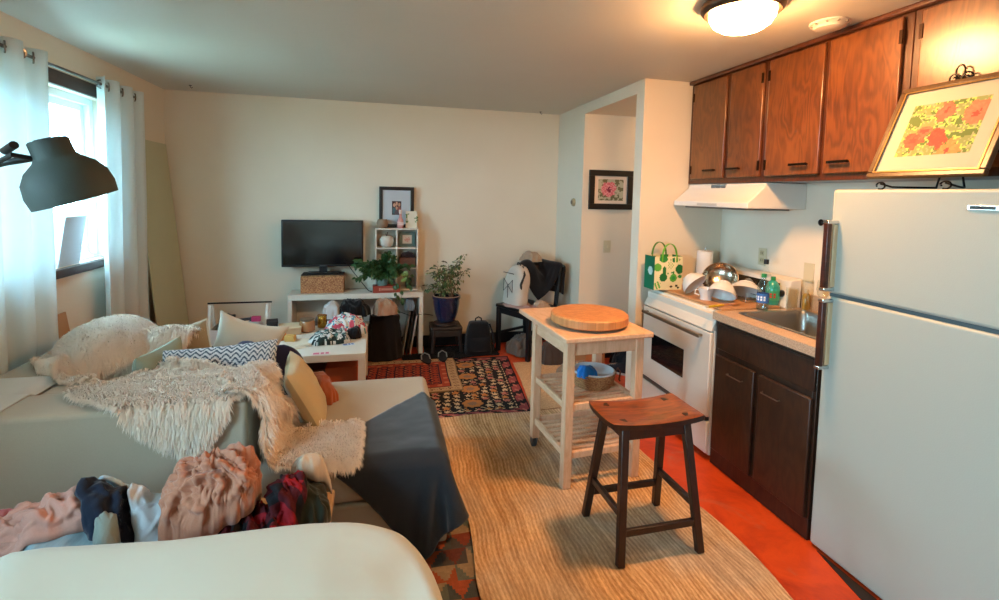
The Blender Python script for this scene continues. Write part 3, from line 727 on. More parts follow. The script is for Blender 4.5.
flat_rug('jute_rug','large braided tan jute rug under the stool and wooden cart',wavy_rect(.41,1.60,.2,3.30,.018,3.3,skew=(.0,0,-.03,-.02)),.0115,.0215,jt.m)
flat_rug('runner_rug','small plain tan rug at the hallway opening beside the black patterned rug',[(1.10,3.315),(1.84,3.36),(1.85,4.33),(1.232,4.33),(1.19,3.95),(1.13,3.55)],.001,.008,wood('#ad7f55','#e0b68a',(30,30,5),.95))
KC=[lin(x) for x in ('#7d3a28','#5f6458','#9a4a2c','#4a4440','#927a5c','#63332a','#474a48')]
def kilim(u,v):
    x=u*.85; y=v*2.0; cx=math.floor(x/.11+.5*math.floor(y/.09)); a=(y/.09)%1; b=(x/.11+.5*math.floor(y/.09))%1
    h=math.sin(cx*7.13+math.floor(y/.09)*3.7)*999; h-=math.floor(h); k=int(h*7)
    if abs(b-.5)*2>a: k=(k+int(3+h*3))%7
    c=KC[k]; s=.85+.3*abs(fbm(x*20,y*20)); return tuple(q*s for q in c)
painted_rug('kilim_rug','worn red and grey geometric kilim rug partly under the jute rug',[(-.38,1.05),(.47,1.05),(.45,3.05),(-.38,3.05)],.001,.010,85,200,kilim,wav=.02,seed=9)
g=G(); P=np.zeros((50,22,3))
for i in range(50):
    for j in range(22):
        u=i/49;v=j/21; x=.235+.92*u; y=4.56+(.37 if x>.45 else .135)*v+.02*math.sin(u*9); P[i,j]=(x,y,.012+.006*abs(fbm(x*12,y*12)))
g.slab(P,.010); fur(g,P,6000,.014,.004,3,(0,0,-.2)); tag(g.build('shaggy_mat',mat('#0d0c0e',.95,var=.3,vs=30),smooth=0),'black shaggy floor mat in front of the plant stand along the back wall','mat')
# ============================================================ CURTAINS
rod=thing('curtain_rod','thin dark metal curtain rod above the window','curtain rod',(-1.735,3.35,2.215))
g=G(); g.cyl((0,-1.0,0),(0,.93,0),.009,seg=10); g.build('rod',mat('#6c6a68',.3,.8),rod)
g=G(); g.ell((0,.94,0),(.018,.022,.018),14,8); g.build('finial',mat('#6c6a68',.3,.8),rod)
for y in (.62,-.85):
    g=G(); g.bar((0,y,-.012),(-.094,y,-.012),.01,.014); g.box(-.095,-.09,y-.012,y+.012,-.04,.02); g.build('bracket',mat('#6c6a68',.3,.8),rod)
def curtain(name,y0,y1,z0,z1,label,seed,cmat,nf,x=-1.735,amp=.038,flare=0):
    o=thing(name,label,'curtain',(x,(y0+y1)/2,z0)); n=nf*14; m=40; P=np.zeros((n+1,m+1,3)); W=(y1-y0)
    for i in range(n+1):
        for j in range(m+1):
            u=i/n; t=j/m; ph=u*nf*2*PI; a=amp*(1-.35*(1-t)*math.sin(seed+u*3)**2)
            wob=fbm(u*3+seed,t*1.3,seed,oc=2)*.05*(1-t)
            xx=a*math.cos(ph+wob*12)+wob*.5
            if y0<3: xx=max(xx,-.07)
            y=(u-.5)*W*(1+flare*(1-t))+a*.25*math.sin(2*ph)+wob*.4
            P[i,j]=(max(xx,-.075),y,(z1-z0)*t)
    g=G(); g.grid(P,flip=True); g.build('panel',cmat,o,smooth=180,solid=.0022)
    mg=mat('#8c8a86',.25,.95)
    for k in range(nf*2):
        u=(k+.5)/(nf*2); y=(u-.5)*W; g=G()
        sg=-1 if k%2 else 1
        an=math.radians(58)*sg
        R=rotm(PI/2,0,0); R=rotm(0,0,an)@R
        g.lathe([(.021,-.003),(.030,-.004),(.031,0),(.030,.004),(.021,.003),(.021,-.003)],(0,0,0),22,R,cap=False)
        g.build('grommet',mg,o,loc=(0,y,z1-z0-.048))
    return o
ccl=translucent('#e2eaea',.30)
curtain('curtain',2.36,3.17,.06,2.262,'long pale sheer curtain nearest the camera, at the left edge',1.3,ccl,4,amp=.036,flare=-.05)
curtain('curtain',3.72,4.27,.06,2.262,'long white curtain beside the leaning green panel in the corner',4.1,ccl,3,amp=.04,flare=.06)
# leaning panel
def lean_box(name,label,cat,xt,xb,y0,y1,h,t,m,yo=0):
    d=Vector((xt-xb,0,h)).normalized(); g=G()
    ang=math.atan2(xt-xb,h); g.box(0,t,0,y1-y0,0,math.hypot(h,xt-xb)); o=g.build(name,m,loc=(xb,y0,.004),rot=(0,ang,0),bevel=.003); return tag(o,label,cat)
lean_box('leaning_panel','tall pale green panel leaning in the back left corner behind the curtain','panel',-1.825,-1.645,4.36,4.975,1.935,.012,mat('#b9b898',.5,var=.04),0)
lean_box('cardboard_sheet','tan cardboard sheet leaning on the wall below the window','cardboard',-1.82,-1.70,3.17,3.45,.80,.012,mat('#b08055',.8,var=.08))
g=G(); R=rotm(0,.16,0); g.box(-.03,.03,-.11,.11,0,.31,R=R); o=g.build('paper_box',mat('#b9c0c6',.6),loc=(-1.865,3.55,1.072),bevel=.003); tag(o,'grey white box standing on the window sill','box')
g=G(); g.tube([(-1.86,3.72,1.30),(-1.85,3.73,1.2),(-1.83,3.78,1.12),(-1.80,3.86,1.085),(-1.785,3.95,1.05),(-1.78,4.0,.98)],.005,6); o=g.build('white_cable',mat('#d9dde0',.5)); tag(o,'white cord looping over the window sill','cord')
# ============================================================ FLOOR LAMP
m_lamp=mat('#31362f',.75,0.0,bump=.1,bs=300); m_lamp2=mat('#2b2e2c',.4,.5)
fl_=thing('floor_lamp','dark grey-green metal floor lamp with large bell shade in front of the window','floor lamp',(-1.42,1.2,0))
g=G(); g.lathe([(.15,0),(.15,.018),(.14,.026),(.03,.032),(.016,.06),(0,.06)],seg=36); g.build('base',m_lamp2,fl_)
g=G(); g.cyl((0,0,.03),(0,0,1.52),.012); g.build('pole',m_lamp2,fl_)
g=G(); g.tube([(0,0,1.50),(.30,0,1.535),(.62,0,1.578),(.70,0,1.603),(.74,0,1.612)],.007,10); g.build('arm',m_lamp2,fl_)
g=G(); g.cyl((0,-.03,1.50),(0,.03,1.50),.022); g.build('pivot_knob',m_lamp2,fl_)
ax=Vector((.28,.16,-.94)).normalized()  # direction the shade points, away from the cap
Rs=np.array(ax.to_track_quat('Z','Y').to_matrix())
shade_o=(.770,.0,1.652); SS=.70
g=G()
sprof=[(0.001,0),(.044,.0),(.049,.004),(.050,.048),(.058,.060),(.085,.082),(.104,.112),(.110,.150),(.106,.186),(.102,.186),(.106,.150),(.100,.113),(.082,.086),(.055,.065),(.001,.06)]; g.lathe([(a*SS,b*SS) for a,b in sprof],shade_o,44,Rs,cap=False)
sh=g.build('lamp_shade',m_lamp,fl_,smooth=50)
g=G(); g.lathe([(.004,-.001),(.022,-.002),(.022,.002)],shade_o,24,Rs); g.build('vent_slot',mat('#1a1c1b',.5),sh)
g=G(); pb=np.array(shade_o)+Rs@np.array([0,0,.07]); g.ell(pb,(.02,.02,.03),16,10,Rs); g.build('light_bulb',mat('#e8e4da',.3),sh)
g=G(); q0=np.array(shade_o)+Rs@np.array([0,-.036,.03]); g.tube([(.70,-.02,1.603),(.73,-.034,1.617),q0],.005,8); g.tube([(.705,-.01,1.625),(.735,-.035,1.636)],.008,10); g.build('shade_bracket',m_lamp2,fl_)
# ============================================================ TV BENCH AND WHAT STANDS ON IT
m_wht=mat('#d8d0c2',.45)
cx=-.177; tb=thing('tv_bench','long white open tv bench against the back wall','tv bench',(cx,4.85,0))
g=G(); g.box(-.607,.607,-.14,.14,.565,.615); g.build('bench_top',m_wht,tb,bevel=.003)
for s in (-1,1):
    g=G(); g.box(min(s*.607,s*.567),max(s*.607,s*.567),-.14,.14,0,.5645); g.build('side_panel',m_wht,tb,bevel=.003)
g=G(); g.box(-.566,.566,.125,.138,.12,.5645); g.build('back_panel',m_wht,tb)
def wicker(c1='#84492a',c2='#cf9866',s=70):
    k=('wk',c1,c2,s)
    if k in MC: return MC[k]
    n=NT('wicker'); v=n.coord((s,s,s*1.6)); 
    ch=n.n.new('ShaderNodeTexVoronoi'); ch.inputs['Scale'].default_value=1; n.L(v,ch.inputs['Vector']); nz=n.noise(n.coord(),20,3)
    t=n.math('ADD',n.math('MULTIPLY',ch.outputs['Distance'],.8),n.math('MULTIPLY',nz,.35)); n.col(n.ramp(t,[(.25,c2),(.85,c1)])); n.set(Roughness=.7); n.bump(n.math('MULTIPLY',ch.outputs['Distance'],-1),.7,.006)
    MC[k]=n.m; return n.m
wb=thing('wicker_basket','rectangular wicker basket under the television','basket',(-.492,4.87,.6155))
g=G(); 
for a in ((-.19,.19,-.095,-.08),(-.19,.19,.08,.095),(-.19,-.175,-.08,.08),(.175,.19,-.08,.08)): g.box(*a,.0,.155)
g.box(-.175,.175,-.08,.08,0,.01); g.build('basket_body',wicker(),wb,bevel=.005)
g=G(); g.tube([(-.183,-.088,.158),(.183,-.088,.158),(.183,.088,.158),(-.183,.088,.158)],.009,8,closed=True); g.build('basket_rim',wicker('#6b4224','#b58a58'),wb)
g=G(); g.box(-.186,.186,-.09,.09,.166,.172); g.build('basket_lid',mat('#2a2019',.6),wb)
tv=thing('television','black flat screen television standing on the wicker basket','television',(-.492,4.86,.788)); mtv=mat('#0c0c0e',.3)
g=G(); g.box(-.14,.14,-.07,.08,0,.012); g.build('stand_base',mtv,tv,bevel=.004)
g=G(); g.box(-.035,.035,-.005,.03,.012,.08); g.build('stand_neck',mtv,tv)
g=G(); g.box(-.362,.362,-.02,.025,.066,.502); sc=g.build('casing',mtv,tv,bevel=.006)
g=G(); g.box(-.346,.346,-.0225,-.0195,.088,.488); g.build('screen',mat('#0a0b0e',.12,spec=.7),sc)
g=G(); g.box(-.03,.03,-.0235,-.02,.071,.079); g.build('maker_badge',mat('#6a6c70',.3,.8),sc)
g=G(); g.ell((.30,-.024,.076),(.006,.003,.006),10,6); g.build('power_light',mat('#ff3050',.4,emit=3),sc)
# cube shelf
cs=thing('cube_shelf','narrow white six-compartment shelf on the tv bench','shelf',(.182,4.91,.6155)); t=.012
g=G(); W2_,H_=.405,.60
for x in (-W2_/2,-t/2,W2_/2-t): g.box(x,x+t,-.075,.075,0,H_)
for z in (0,.205,.402,H_-t): 
    g.box(-W2_/2+t,-t/2,-.075,.075,z,z+t); g.box(t/2,W2_/2-t,-.075,.075,z,z+t)
g.build('frame_boards',m_wht,cs)
g=G(); g.box(-W2_/2+.002,W2_/2-.002,.068,.075,.002,H_-.002); g.build('back_board',mat('#bdb5a5',.6),cs)
# on top of the shelf
R=np.stack([(1,0,0),(0,0,1),(0,-1,0)],1).astype(float)
fp=thing('framed_photo','black framed photograph with white mat on top of the cube shelf','picture',(.182,4.965,1.2165)); 
wallframe(fp,.335,.40,.034,.018,R,mat('#0e0c0c',.35),z=0); fp_=.2
for ch in fp.children: ch.location.z=.2
g=G(); g.box(-.14,.14,.03,.37,.003,.008,R=R); g.build('mat_board',mat('#b9bcc0',.8),fp)
def people(u,v):
    c=lin('#3a2526')
    for a,b,r,h in ((.25,.72,.13,'#c99a80'),(.5,.80,.13,'#c79278'),(.78,.74,.13,'#b88468'),(.5,.5,.12,'#c08c70'),(.25,.3,.22,'#3d5a60'),(.78,.4,.2,'#8b4a40'),(.5,.15,.2,'#59464a')):
        if math.hypot(u-a,(v-b)*.9)<r: c=lin(h)
    return c
g=G(); P=np.zeros((19,25,3))
for i in range(19):
    for j in range(25): P[i,j]=R@np.array([-.045+.09*i/18,.125+.135*j/24,.0085])
g.grid(P,people); g.build('photo',attr_mat(.5,0,coat=.5),fp,smooth=0)
g=G(); g.lathe([(.03,0),(.05,.02),(.056,.05),(.048,.075),(.044,.083),(.040,.078),(.045,.05),(.0,.045)],seg=24); tag(g.build('clay_bowl',mat('#8a6f58',.7,bump=.2,var=.15,vs=30),loc=(.047,4.885,1.2165)),'small brown clay pot on the left top of the cube shelf','pot')
pb_=thing('pink_bottle','small pink bottle in front of the black framed photograph','bottle',(.215,4.875,1.2165))
g=G(); g.lathe([(.028,0),(.03,.01),(.03,.075),(.013,.11),(.012,.14),(.0,.14)],seg=20); g.build('bottle_body',mat('#c58a86',.2,spec=.8),pb_)
g=G(); g.lathe([(.014,.14),(.014,.178),(0,.178)],seg=16); g.build('cap',mat('#d8c3b4',.4),pb_)
g=G(); g.box(-.0305,.0305,-.0305,-.029,.03,.06); g.build('bottle_label',mat('#d9b6ae',.5),pb_)
cd_=thing('greeting_card','cream greeting card with green leaves standing on the cube shelf','card',(.322,4.89,1.2165))
g=G(); R2=rotm(-.12,0,-.1); g.box(-.055,.055,-.002,.002,0,.165,R=R2); g.build('card_sheet',mat('#d9c9b0',.7),cd_)
g=G(); rs=random.Random(3)
def leaf(g,p,d,n,L,W,cup=.15):
    p=Vector(p);d=Vector(d).normalized(); n=Vector(n); s=d.cross(n); 
    if s.length<1e-4: s=d.orthogonal()
    s.normalize(); n=s.cross(d).normalized()
    pts=[p,p+d*L*.3+s*W*.48+n*cup*W,p+d*L*.68+s*W*.36+n*cup*W*.6,p+d*L-n*L*.08,p+d*L*.68-s*W*.36+n*cup*W*.6,p+d*L*.3-s*W*.48+n*cup*W,p+d*L*.35,p+d*L*.7]
    g.add(pts,[(0,1,6),(1,2,7,6),(2,3,7),(0,6,5),(6,7,4,5),(7,3,4)])
for k in range(16): leaf(g,R2@np.array([rs.choice((-.04,.045)),-.004,rs.uniform(.02,.15)]),(rs.uniform(-1,1),-.1,rs.uniform(-.3,1)),(0,-1,0),.022,.012)
g.build('leaf_print',mat('#5f7a3e',.6),cd_)
# in the compartments
vz=thing('round_vase','round white ribbed vase in the upper left compartment of the cube shelf','vase',(.087,4.90,1.0305))
g=G(); g.lathe([(.03,0),(.055,.015),(.068,.05),(.064,.085),(.045,.108),(.03,.112),(.028,.104),(.0,.09)],seg=32); g.build('vase_body',mat('#cfc6b8',.6,bump=.1),vz)
g=G(); g.tube([(0,0,.10),(.004,0,.125),(.01,0,.145)],.004,6); g.tube([(0,0,.10),(-.01,0,.13)],.003,6); g.build('dried_stems',mat('#3a2a1e',.8),vz)
pf=thing('small_photo_frame','small photo in a grey green frame inside the upper right compartment of the cube shelf','picture',(.285,4.93,1.0305))
g=G(); frame_mesh(g,.15,.145,.03,.012,R,(0,0,0)); g.build('frame',mat('#5f7066',.5),pf)
g=G(); P=np.zeros((13,13,3))
for i in range(13):
    for j in range(13): P[i,j]=R@np.array([-.045+.09*i/12,.03+.085*j/12,-.004])
g.grid(P,lambda u,v: lin('#c98f82') if math.hypot(u-.5,v-.5)<.3 and fbm(u*6,v*6)>-.1 else lin('#cfc0b0')); g.build('photo',attr_mat(.5,0),pf,smooth=0)
g=G(); g.box(-.075,.075,-.05,.05,0,.095); cr_=g.build('brown_box',wood('#4a2c20','#7a4d38',(6,6,20),.6),loc=(.285,4.90,.8335),bevel=.004); tag(cr_,'brown wooden box in the middle right compartment of the cube shelf','box')
g=G(); P=heap(0,0,.07,.045,0,lambda x,y:0,.05,seed=3,n=20); g.grid(P); tag(g.build('dark_cloth',fabric('#2c2022'),loc=(.285,4.90,.930)),'dark cloth bunched on the brown wooden box in the cube shelf','cloth')
g=G(); g.lathe([(.03,0),(.036,.05),(.03,.09),(.016,.10),(.0,.10)],seg=16); tag(g.build('dark_jar',mat('#1b1716',.3),loc=(.30,4.90,.6285)),'dark jar in the bottom right compartment of the cube shelf','jar')
# red book and trailing plant
bk=thing('red_book','thick red boxed book lying on the tv bench under the trailing plant','book',(.085,4.775,.6155),.03)
g=G(); g.box(-.125,.125,-.055,.055,0,.066); g.build('cover',mat('#9c3b28',.5,var=.08),bk,bevel=.003)
g=G(); g.box(-.05,.06,-.0562,-.0548,.024,.044); g.box(-.07,-.055,-.0562,-.0548,.02,.048); g.build('spine_marks',mat('#c9836c',.5),bk)
tp=thing('trailing_plant','leafy green trailing plant in a teal pot on the red book','plant',(.045,4.77,.6825))
g=G(); g.lathe([(.045,0),(.062,.09),(.066,.12),(.06,.12),(.056,.10),(0,.10)],seg=28); g.build('plant_pot',mat('#6f8f88',.4),tp)
g=G(); g.lathe([(.0001,.101),(.056,.101)],seg=20,cap=False); g.build('soil',mat('#2a1d14',.9),tp)
m_leaf=mat('#2f4f28',.4,var=.35,vs=25); m_leaf2=mat('#7a8a3a',.45,var=.2,vs=25)
g=G(); g2=G(); rs=random.Random(11); vines=[]
for k in range(44):
    a=rs.uniform(0,2*PI); el=rs.uniform(.2,1.45); L=rs.uniform(.12,.27); d=Vector((math.cos(a)*math.cos(el)*1.25,math.sin(a)*math.cos(el)*.5-.1,math.sin(el)))
    pts=[Vector((0,0,.11))]; 
    for s in range(1,7): t=s/6; pts.append(Vector((0,0,.11))+d*L*t*1.15+Vector((0,0,-.22*t*t*L*2.0)))
    vines.append([Vector((p.x,min(p.y,.035),p.z)) for p in pts])
vines.append([Vector(p) for p in ((.03,-.04,.12),(.10,-.10,.10),(.15,-.13,.02),(.17,-.14,-.06),(.18,-.145,-.12))])
vines.append([Vector(p) for p in ((.05,-.04,.12),(.17,-.08,.12),(.24,-.09,.08),(.27,-.10,.02),(.25,-.11,-.03))])
vines.append([Vector(p) for p in ((.02,-.04,.12),(.08,-.12,.05),(.13,-.15,-.06),(.12,-.16,-.2),(.14,-.165,-.30),(.13,-.16,-.38))])
for pts in vines:
    g2.tube(pts,.002,5)
    for s in range(1,len(pts)):
        for q in range(3 if len(pts)>6 else 2):
            if s==1 and q: continue
            p=pts[s].lerp(pts[s-1],rs.random()); dd=(pts[s]-pts[s-1]).normalized()+Vector((rs.uniform(-1,1),rs.uniform(-1,.4),rs.uniform(-.9,.5)))
            leaf(g,p,dd,(rs.uniform(-.4,.4),-.7,.8),rs.uniform(.042,.07),rs.uniform(.03,.048))
g.mi=1
for k in range(7): leaf(g,(.17+.02*k%.05,-.13,.06+.012*k),(rs.uniform(-.5,1),-.4,rs.uniform(-.8,.4)),(0,-.8,.5),.05,.035)
g.build('foliage',[m_leaf,m_leaf2],tp,smooth=0); g2.build('stems',mat('#4a5a2c',.6),tp)
g=G(); g.tube([(-.30,4.835,.92),(-.22,4.84,.80),(-.13,4.80,.69),(-.08,4.78,.63),(-.05,4.74,.628)],.004,6); tag(g.build('television_cable',m_blk),'black cord running from the television down to the tv bench','cord')
g=G(); g.tube([(.02,4.70,.55),(.10,4.695,.50),(.2,4.69,.44),(.30,4.69,.40)],.004,6); g.tube([(.30,4.69,.40),(.45,4.72,.40),(.53,4.78,.37)],.004,6) ; tag(g.build('power_cable',m_blk),'black cord crossing the open front of the tv bench toward the blue plant pot','cord')
# ============================================================ UNDER / IN THE BENCH
bag=thing('black_bag','large black cloth bag hanging down in front of the tv bench','bag',(.05,4.60,.02))
P=np.zeros((36,36,3))
for i in range(36):
    for j in range(36):
        a=2*PI*i/35; t=j/35; rx=.165*(1-.25*t)+.02*math.sin(3*a+2*t); ry=.075*(1-.35*t); k=1+.06*math.sin(9*a+t*3)+.05*fbm(math.cos(a)*2,t*4,math.sin(a)*2)
        P[i,j]=(rx*k*math.cos(a),ry*k*math.sin(a),.42*t+.01*math.sin(a*4)*t)
g=G(); g.grid(P); g.add([P[i,35] for i in range(36)],[tuple(range(36))]); g.add([P[i,0] for i in range(36)],[tuple(reversed(range(36)))]); g.build('bag_body',fabric('#1a1818',.2),bag,smooth=60)
g=G(); g.tube([(-.06,-.03,.41),(-.05,-.04,.49),(.02,-.045,.50),(.06,-.03,.41)],.007,8); g.build('handle',fabric('#1a1818',.2),bag)
def garment(name,label,cat,mt,cx,cy,rx,ry,rz,base,h,seed,n=36,loc=None,colf=None,**k):
    b=base if callable(base) else (lambda x,y,bb=base: bb)
    P=heap(cx,cy,rx,ry,rz,b,h,seed,n,**k); z0=float(P[...,2].min()); P=P-np.array([cx,cy,z0]); g=G(); g.grid(P,colf,flip=False)
    Q=P.copy(); Q[...,2]=np.minimum(P[...,2],np.minimum(.004,P[...,2])+0) ; g.grid(Q,colf,flip=True)
    return tag(g.build(name,mt,loc=(cx,cy,z0),smooth=75),label,cat)
mc_=lambda u,v:(lin('#c04a5a') if fbm(u*7,v*7,2)>.18 else lin('#4c8f9c') if fbm(u*8,v*8,7)>.15 else lin('#d6d2cb'))
# magazines / folders leaning in the bench
for k,(x,c,h,l) in enumerate(((.30,'#8f8a80',.42,'grey folder leaning in the right end of the tv bench'),(.335,'#2a2624',.45,'dark folder leaning between the lighter folders in the tv bench'),(.37,'#c9cbd0',.40,'white folder leaning in the right end of the tv bench, nearest the side panel'))):
    g=G(); g.box(-.006,.006,-.11,.11,0,h,R=rotm(0,.16,0)); tag(g.build('folder',mat(c,.5),loc=(x-.06,4.84,.002),bevel=.002),l,'folder','folders in the tv bench')
g=G(); P=heap(0,0,.05,.05,0,lambda x,y:0,.12,seed=5,n=20); g.grid(P); g.grid(P*np.array([1,1,.02]),flip=True); tag(g.build('grey_pouch',fabric('#7d8790'),loc=(.31,4.80,.428)),'grey pouch stuffed above the folders in the tv bench','pouch')
g=G(); g.box(-.34,.34,-.11,.11,0,.30); o=g.build('storage_box',mat('#b8a58a',.7,var=.08),loc=(-.28,4.82,.002),bevel=.004); tag(o,'low tan storage box inside the tv bench behind the black bag','box')
# ============================================================ BLUE POT PLANT AND STAND
ps=thing('plant_stand','low dark carved wooden stand under the blue plant pot','plant stand',(.655,4.77,.02)); m_ps=mat('#241a15',.45,bump=.1)
g=G(); g.lathe([(.10,.262),(.118,.268),(.118,.282),(.10,.285),(0,.285)],seg=36); g.build('stand_disc',mat('#3b2a20',.5),ps)
g=G(); g.box(-.15,.15,-.13,.13,.225,.26); g.build('stand_top',m_ps,ps,bevel=.01)
g=G(); g.box(-.14,.14,-.122,-.11,.165,.224); g.box(-.14,.14,.11,.122,.165,.224); g.build_each('apron',m_ps,ps,bevel=.006)
for sx in (-1,1):
    for sy in (-1,1):
        g=G(); g.tube([(sx*.13,sy*.11,.23),(sx*.125,sy*.105,.15),(sx*.135,sy*.115,.07),(sx*.138,sy*.12,.012)],.021,8,.015); g.build('leg',m_ps,ps)
pp=thing('potted_plant','variegated leafy plant in a glossy cobalt blue pot','potted plant',(.660,4.77,.3065))
g=G(); g.lathe([(.06,0),(.085,.012),(.112,.09),(.128,.18),(.130,.23),(.138,.235),(.138,.258),(.124,.258),(.120,.225),(.0,.215)],seg=40); g.build('plant_pot',mat('#19233f',.15,spec=.7,coat=.5,var=.15),pp)
g=G(); g.lathe([(.134,.2585),(.139,.262),(.134,.266),(.123,.262)],seg=40,cap=False); g.build('pot_rim',mat('#a8876c',.3),pp)
g=G(); g.lathe([(.0001,.226),(.119,.226)],seg=24,cap=False); g.build('soil',mat('#241a12',.95),pp)
g=G(); g2=G(); rs=random.Random(4)
for k in range(9):
    a=rs.uniform(0,2*PI); p=Vector((.05*math.cos(a),.05*math.sin(a),.22)); tx=[-.19,-.15,-.1,-.04,0,.05,.12,.18,.20][k]; tz=[.36,.50,.56,.52,.58,.50,.60,.66,.5][k]; end=Vector((tx,rs.uniform(-.1,.1),tz))
    pts=[p.lerp(end,s/6)+Vector((rs.uniform(-.012,.012),rs.uniform(-.012,.012),0)) + Vector((0,0,.05*math.sin(PI*s/6))) for s in range(7)]
    g2.tube(pts,.005,6,.002)
    for s in range(2,7):
        for q in range(12):
            p=pts[s].lerp(pts[s-1],rs.random()); d=Vector((rs.uniform(-1,1),rs.uniform(-1,1),rs.uniform(-.8,.6))).normalized()
            p2=p+d*rs.uniform(.015,.05); g.mi=rs.choice((0,0,1,2)); leaf(g,p2,d+Vector((0,0,-.4)),(0,-.6,.8),rs.uniform(.028,.045),rs.uniform(.015,.026))
g.build('foliage',[mat('#3c5428',.5,var=.3,vs=30),mat('#8c8a58',.5,var=.2,vs=30),mat('#5b4a30',.6,var=.2)],pp,smooth=0); g2.build('stems',mat('#6b5238',.8),pp)
# ============================================================ BLACK BACKPACK ON FLOOR
bp=thing('black_backpack','black backpack standing on the floor between plant stand and black chair','backpack',(.962,4.66,.018))
g=G(); n=26; P=np.zeros((40,n,3))
for i in range(40):
    for j in range(n):
        a=2*PI*i/39; t=j/(n-1); e=.55; ca=math.copysign(abs(math.cos(a))**e,math.cos(a)); sa=math.copysign(abs(math.sin(a))**e,math.sin(a))
        rx=.13*(1-.30*t**2)+.008*fbm(a,t*5); ry=.09*(1-.4*t**2)
        k=math.sqrt(max(0,1-max(0,(t-.9)/.1)**2)); P[i,j]=(rx*ca*(.55+.45*k),ry*sa*(.4+.6*k),.31*min(1,t*1.02))
g.grid(P); g.add([P[i,n-1] for i in range(40)],[tuple(range(40))]); g.build('backpack_body',fabric('#100f11',.2),bp,smooth=70)
g=G(); P=np.array([[(x*.10,-.092-.03*(1-x*x)*(1-(2*t-1)**2)**.5,.03+.14*t) for t in np.linspace(0,1,10)] for x in np.linspace(-1,1,12)]); g.grid(P,flip=True); g.build('front_pocket',fabric('#161518',.2),bp,smooth=70)
g=G(); g.tube([(-.03,.0,.305),(-.028,0,.335),(.0,0,.35),(.028,0,.335),(.03,0,.305)],.007,8); g.build('top_loop',fabric('#19181a'),bp)
g=G(); g.tube([(.10,-.05,.29),(.13,-.07,.2),(.15,-.06,.1),(.14,-.03,.02)],.009,6); g.build('strap',fabric('#19181a'),bp)
# sandals
for k,(x,y,rz,l) in enumerate(((.44,4.50,1.7,'black flip flop with grey strap on the rug, left one of the pair'),(.60,4.54,1.5,'black flip flop with grey strap on the rug, right one of the pair'))):
    o=thing('flip_flop',l,'shoe',(x,y,.019),rz,'pair of flip flops by the plant stand')
    g=G(); g.prism([(.13*math.cos(a)*(1 if math.cos(a)>0 else .95),.045*math.sin(a)*(1+.18*math.cos(a))) for a in np.linspace(0,2*PI,28,endpoint=False)],0,.014); g.build('sole',mat('#17151a',.8),o,bevel=.003)
    g=G(); g.tube([(-.01,-.04,.012),(.03,-.036,.04),(.07,0,.05),(.03,.036,.04),(-.01,.04,.012)],.006,6); g.build('strap',mat('#8b8780',.6),o)
# ============================================================ BLACK CHAIR
ch=thing('black_chair','black wooden chair holding a white backpack and a dark jacket','chair',(1.43,4.60,.0),.49); m_ch=mat('#0e0d0f',.4)
g=G(); g.box(-.20,.22,-.235,.235,.452,.485); g.build('seat',m_ch,ch,bevel=.008)
for s in (-1,1):
    g=G(); g.bar((-.175,s*.21,.009),(-.175,s*.21,.451),.038,.038); g.build('leg',m_ch,ch,bevel=.003)
    g=G(); g.bar((.21,s*.21,.009),(.19,s*.21,.451),.034,.04); g.bar((.19,s*.21,.486),(.245,s*.21,.90),.03,.034); g.build('back_post',m_ch,ch,bevel=.003)
g=G(); g.box(.235,.252,-.195,.195,.80,.89); g.build('back_rail',m_ch,ch,bevel=.003)
g=G(); g.box(.212,.228,-.195,.195,.62,.68); g.build('back_rail',m_ch,ch,bevel=.003)
g=G()
for s in (-1,1): g.box(-.155,.17,s*.21-.009,s*.21+.009,.395,.4515)
g.box(-.184,-.166,-.19,.19,.395,.4515); g.build_each('apron',m_ch,ch)
for s in (-1,1):
    g=G(); g.box(-.155,.18,s*.21-.009,s*.21+.009,.18,.205); g.build('stretcher',m_ch,ch)
# white backpack on chair
def local(o,p): c,s=math.cos(.49),math.sin(.49); return (1.43+c*p[0]-s*p[1],4.60+s*p[0]+c*p[1],p[2])
wx=local(None,(-.115,.05,.512))
wp=thing('white_backpack','white backpack with black cords sitting on the black chair','backpack',wx,.38)
P=np.zeros((44,26,3))
for i in range(44):
    for j in range(26):
        a=2*PI*i/43; t=j/25; e=.7; ca=math.copysign(abs(math.cos(a))**e,math.cos(a)); sa=math.copysign(abs(math.sin(a))**e,math.sin(a))
        k=math.sqrt(max(0,1-(max(0,t-.55)/.45)**2)); P[i,j]=(.085*sa*(.35+.65*k)+.05*t,.14*ca*(k*.92+.08)*(1+.03*fbm(a*2,t*5)),.37*t)
g=G(); g.grid(P,flip=True); g.add([P[i,25] for i in range(44)],[tuple(reversed(range(44)))]); g.build('backpack_body',fabric('#c9bfb2',.12),wp,smooth=70)
g=G(); pk=[(-.085,-.07,.24),(-.088,.07,.12),(-.085,.07,.24),(-.088,-.07,.12),(-.085,-.07,.24)]; g.tube(pk,.003,5); g.tube([(-.087,0,.18),(-.09,.0,.06)],.003,5); g.tube([(-.08,-.08,.30),(-.082,.08,.30)],.004,5); g.build_each('bungee_cord',mat('#1a191a',.6),wp)
g=G(); g.tube([(.0,-.11,.08),(-.03,-.13,.2),(.02,-.12,.29),(.05,-.05,.355)],.012,8); g.build('strap',mat('#22201f',.7),wp)
g=G(); g.tube([(.04,-.03,.365),(.04,-.02,.39),(.045,.02,.39),(.045,.03,.365)],.006,6); g.build('top_loop',mat('#22201f',.7),wp)
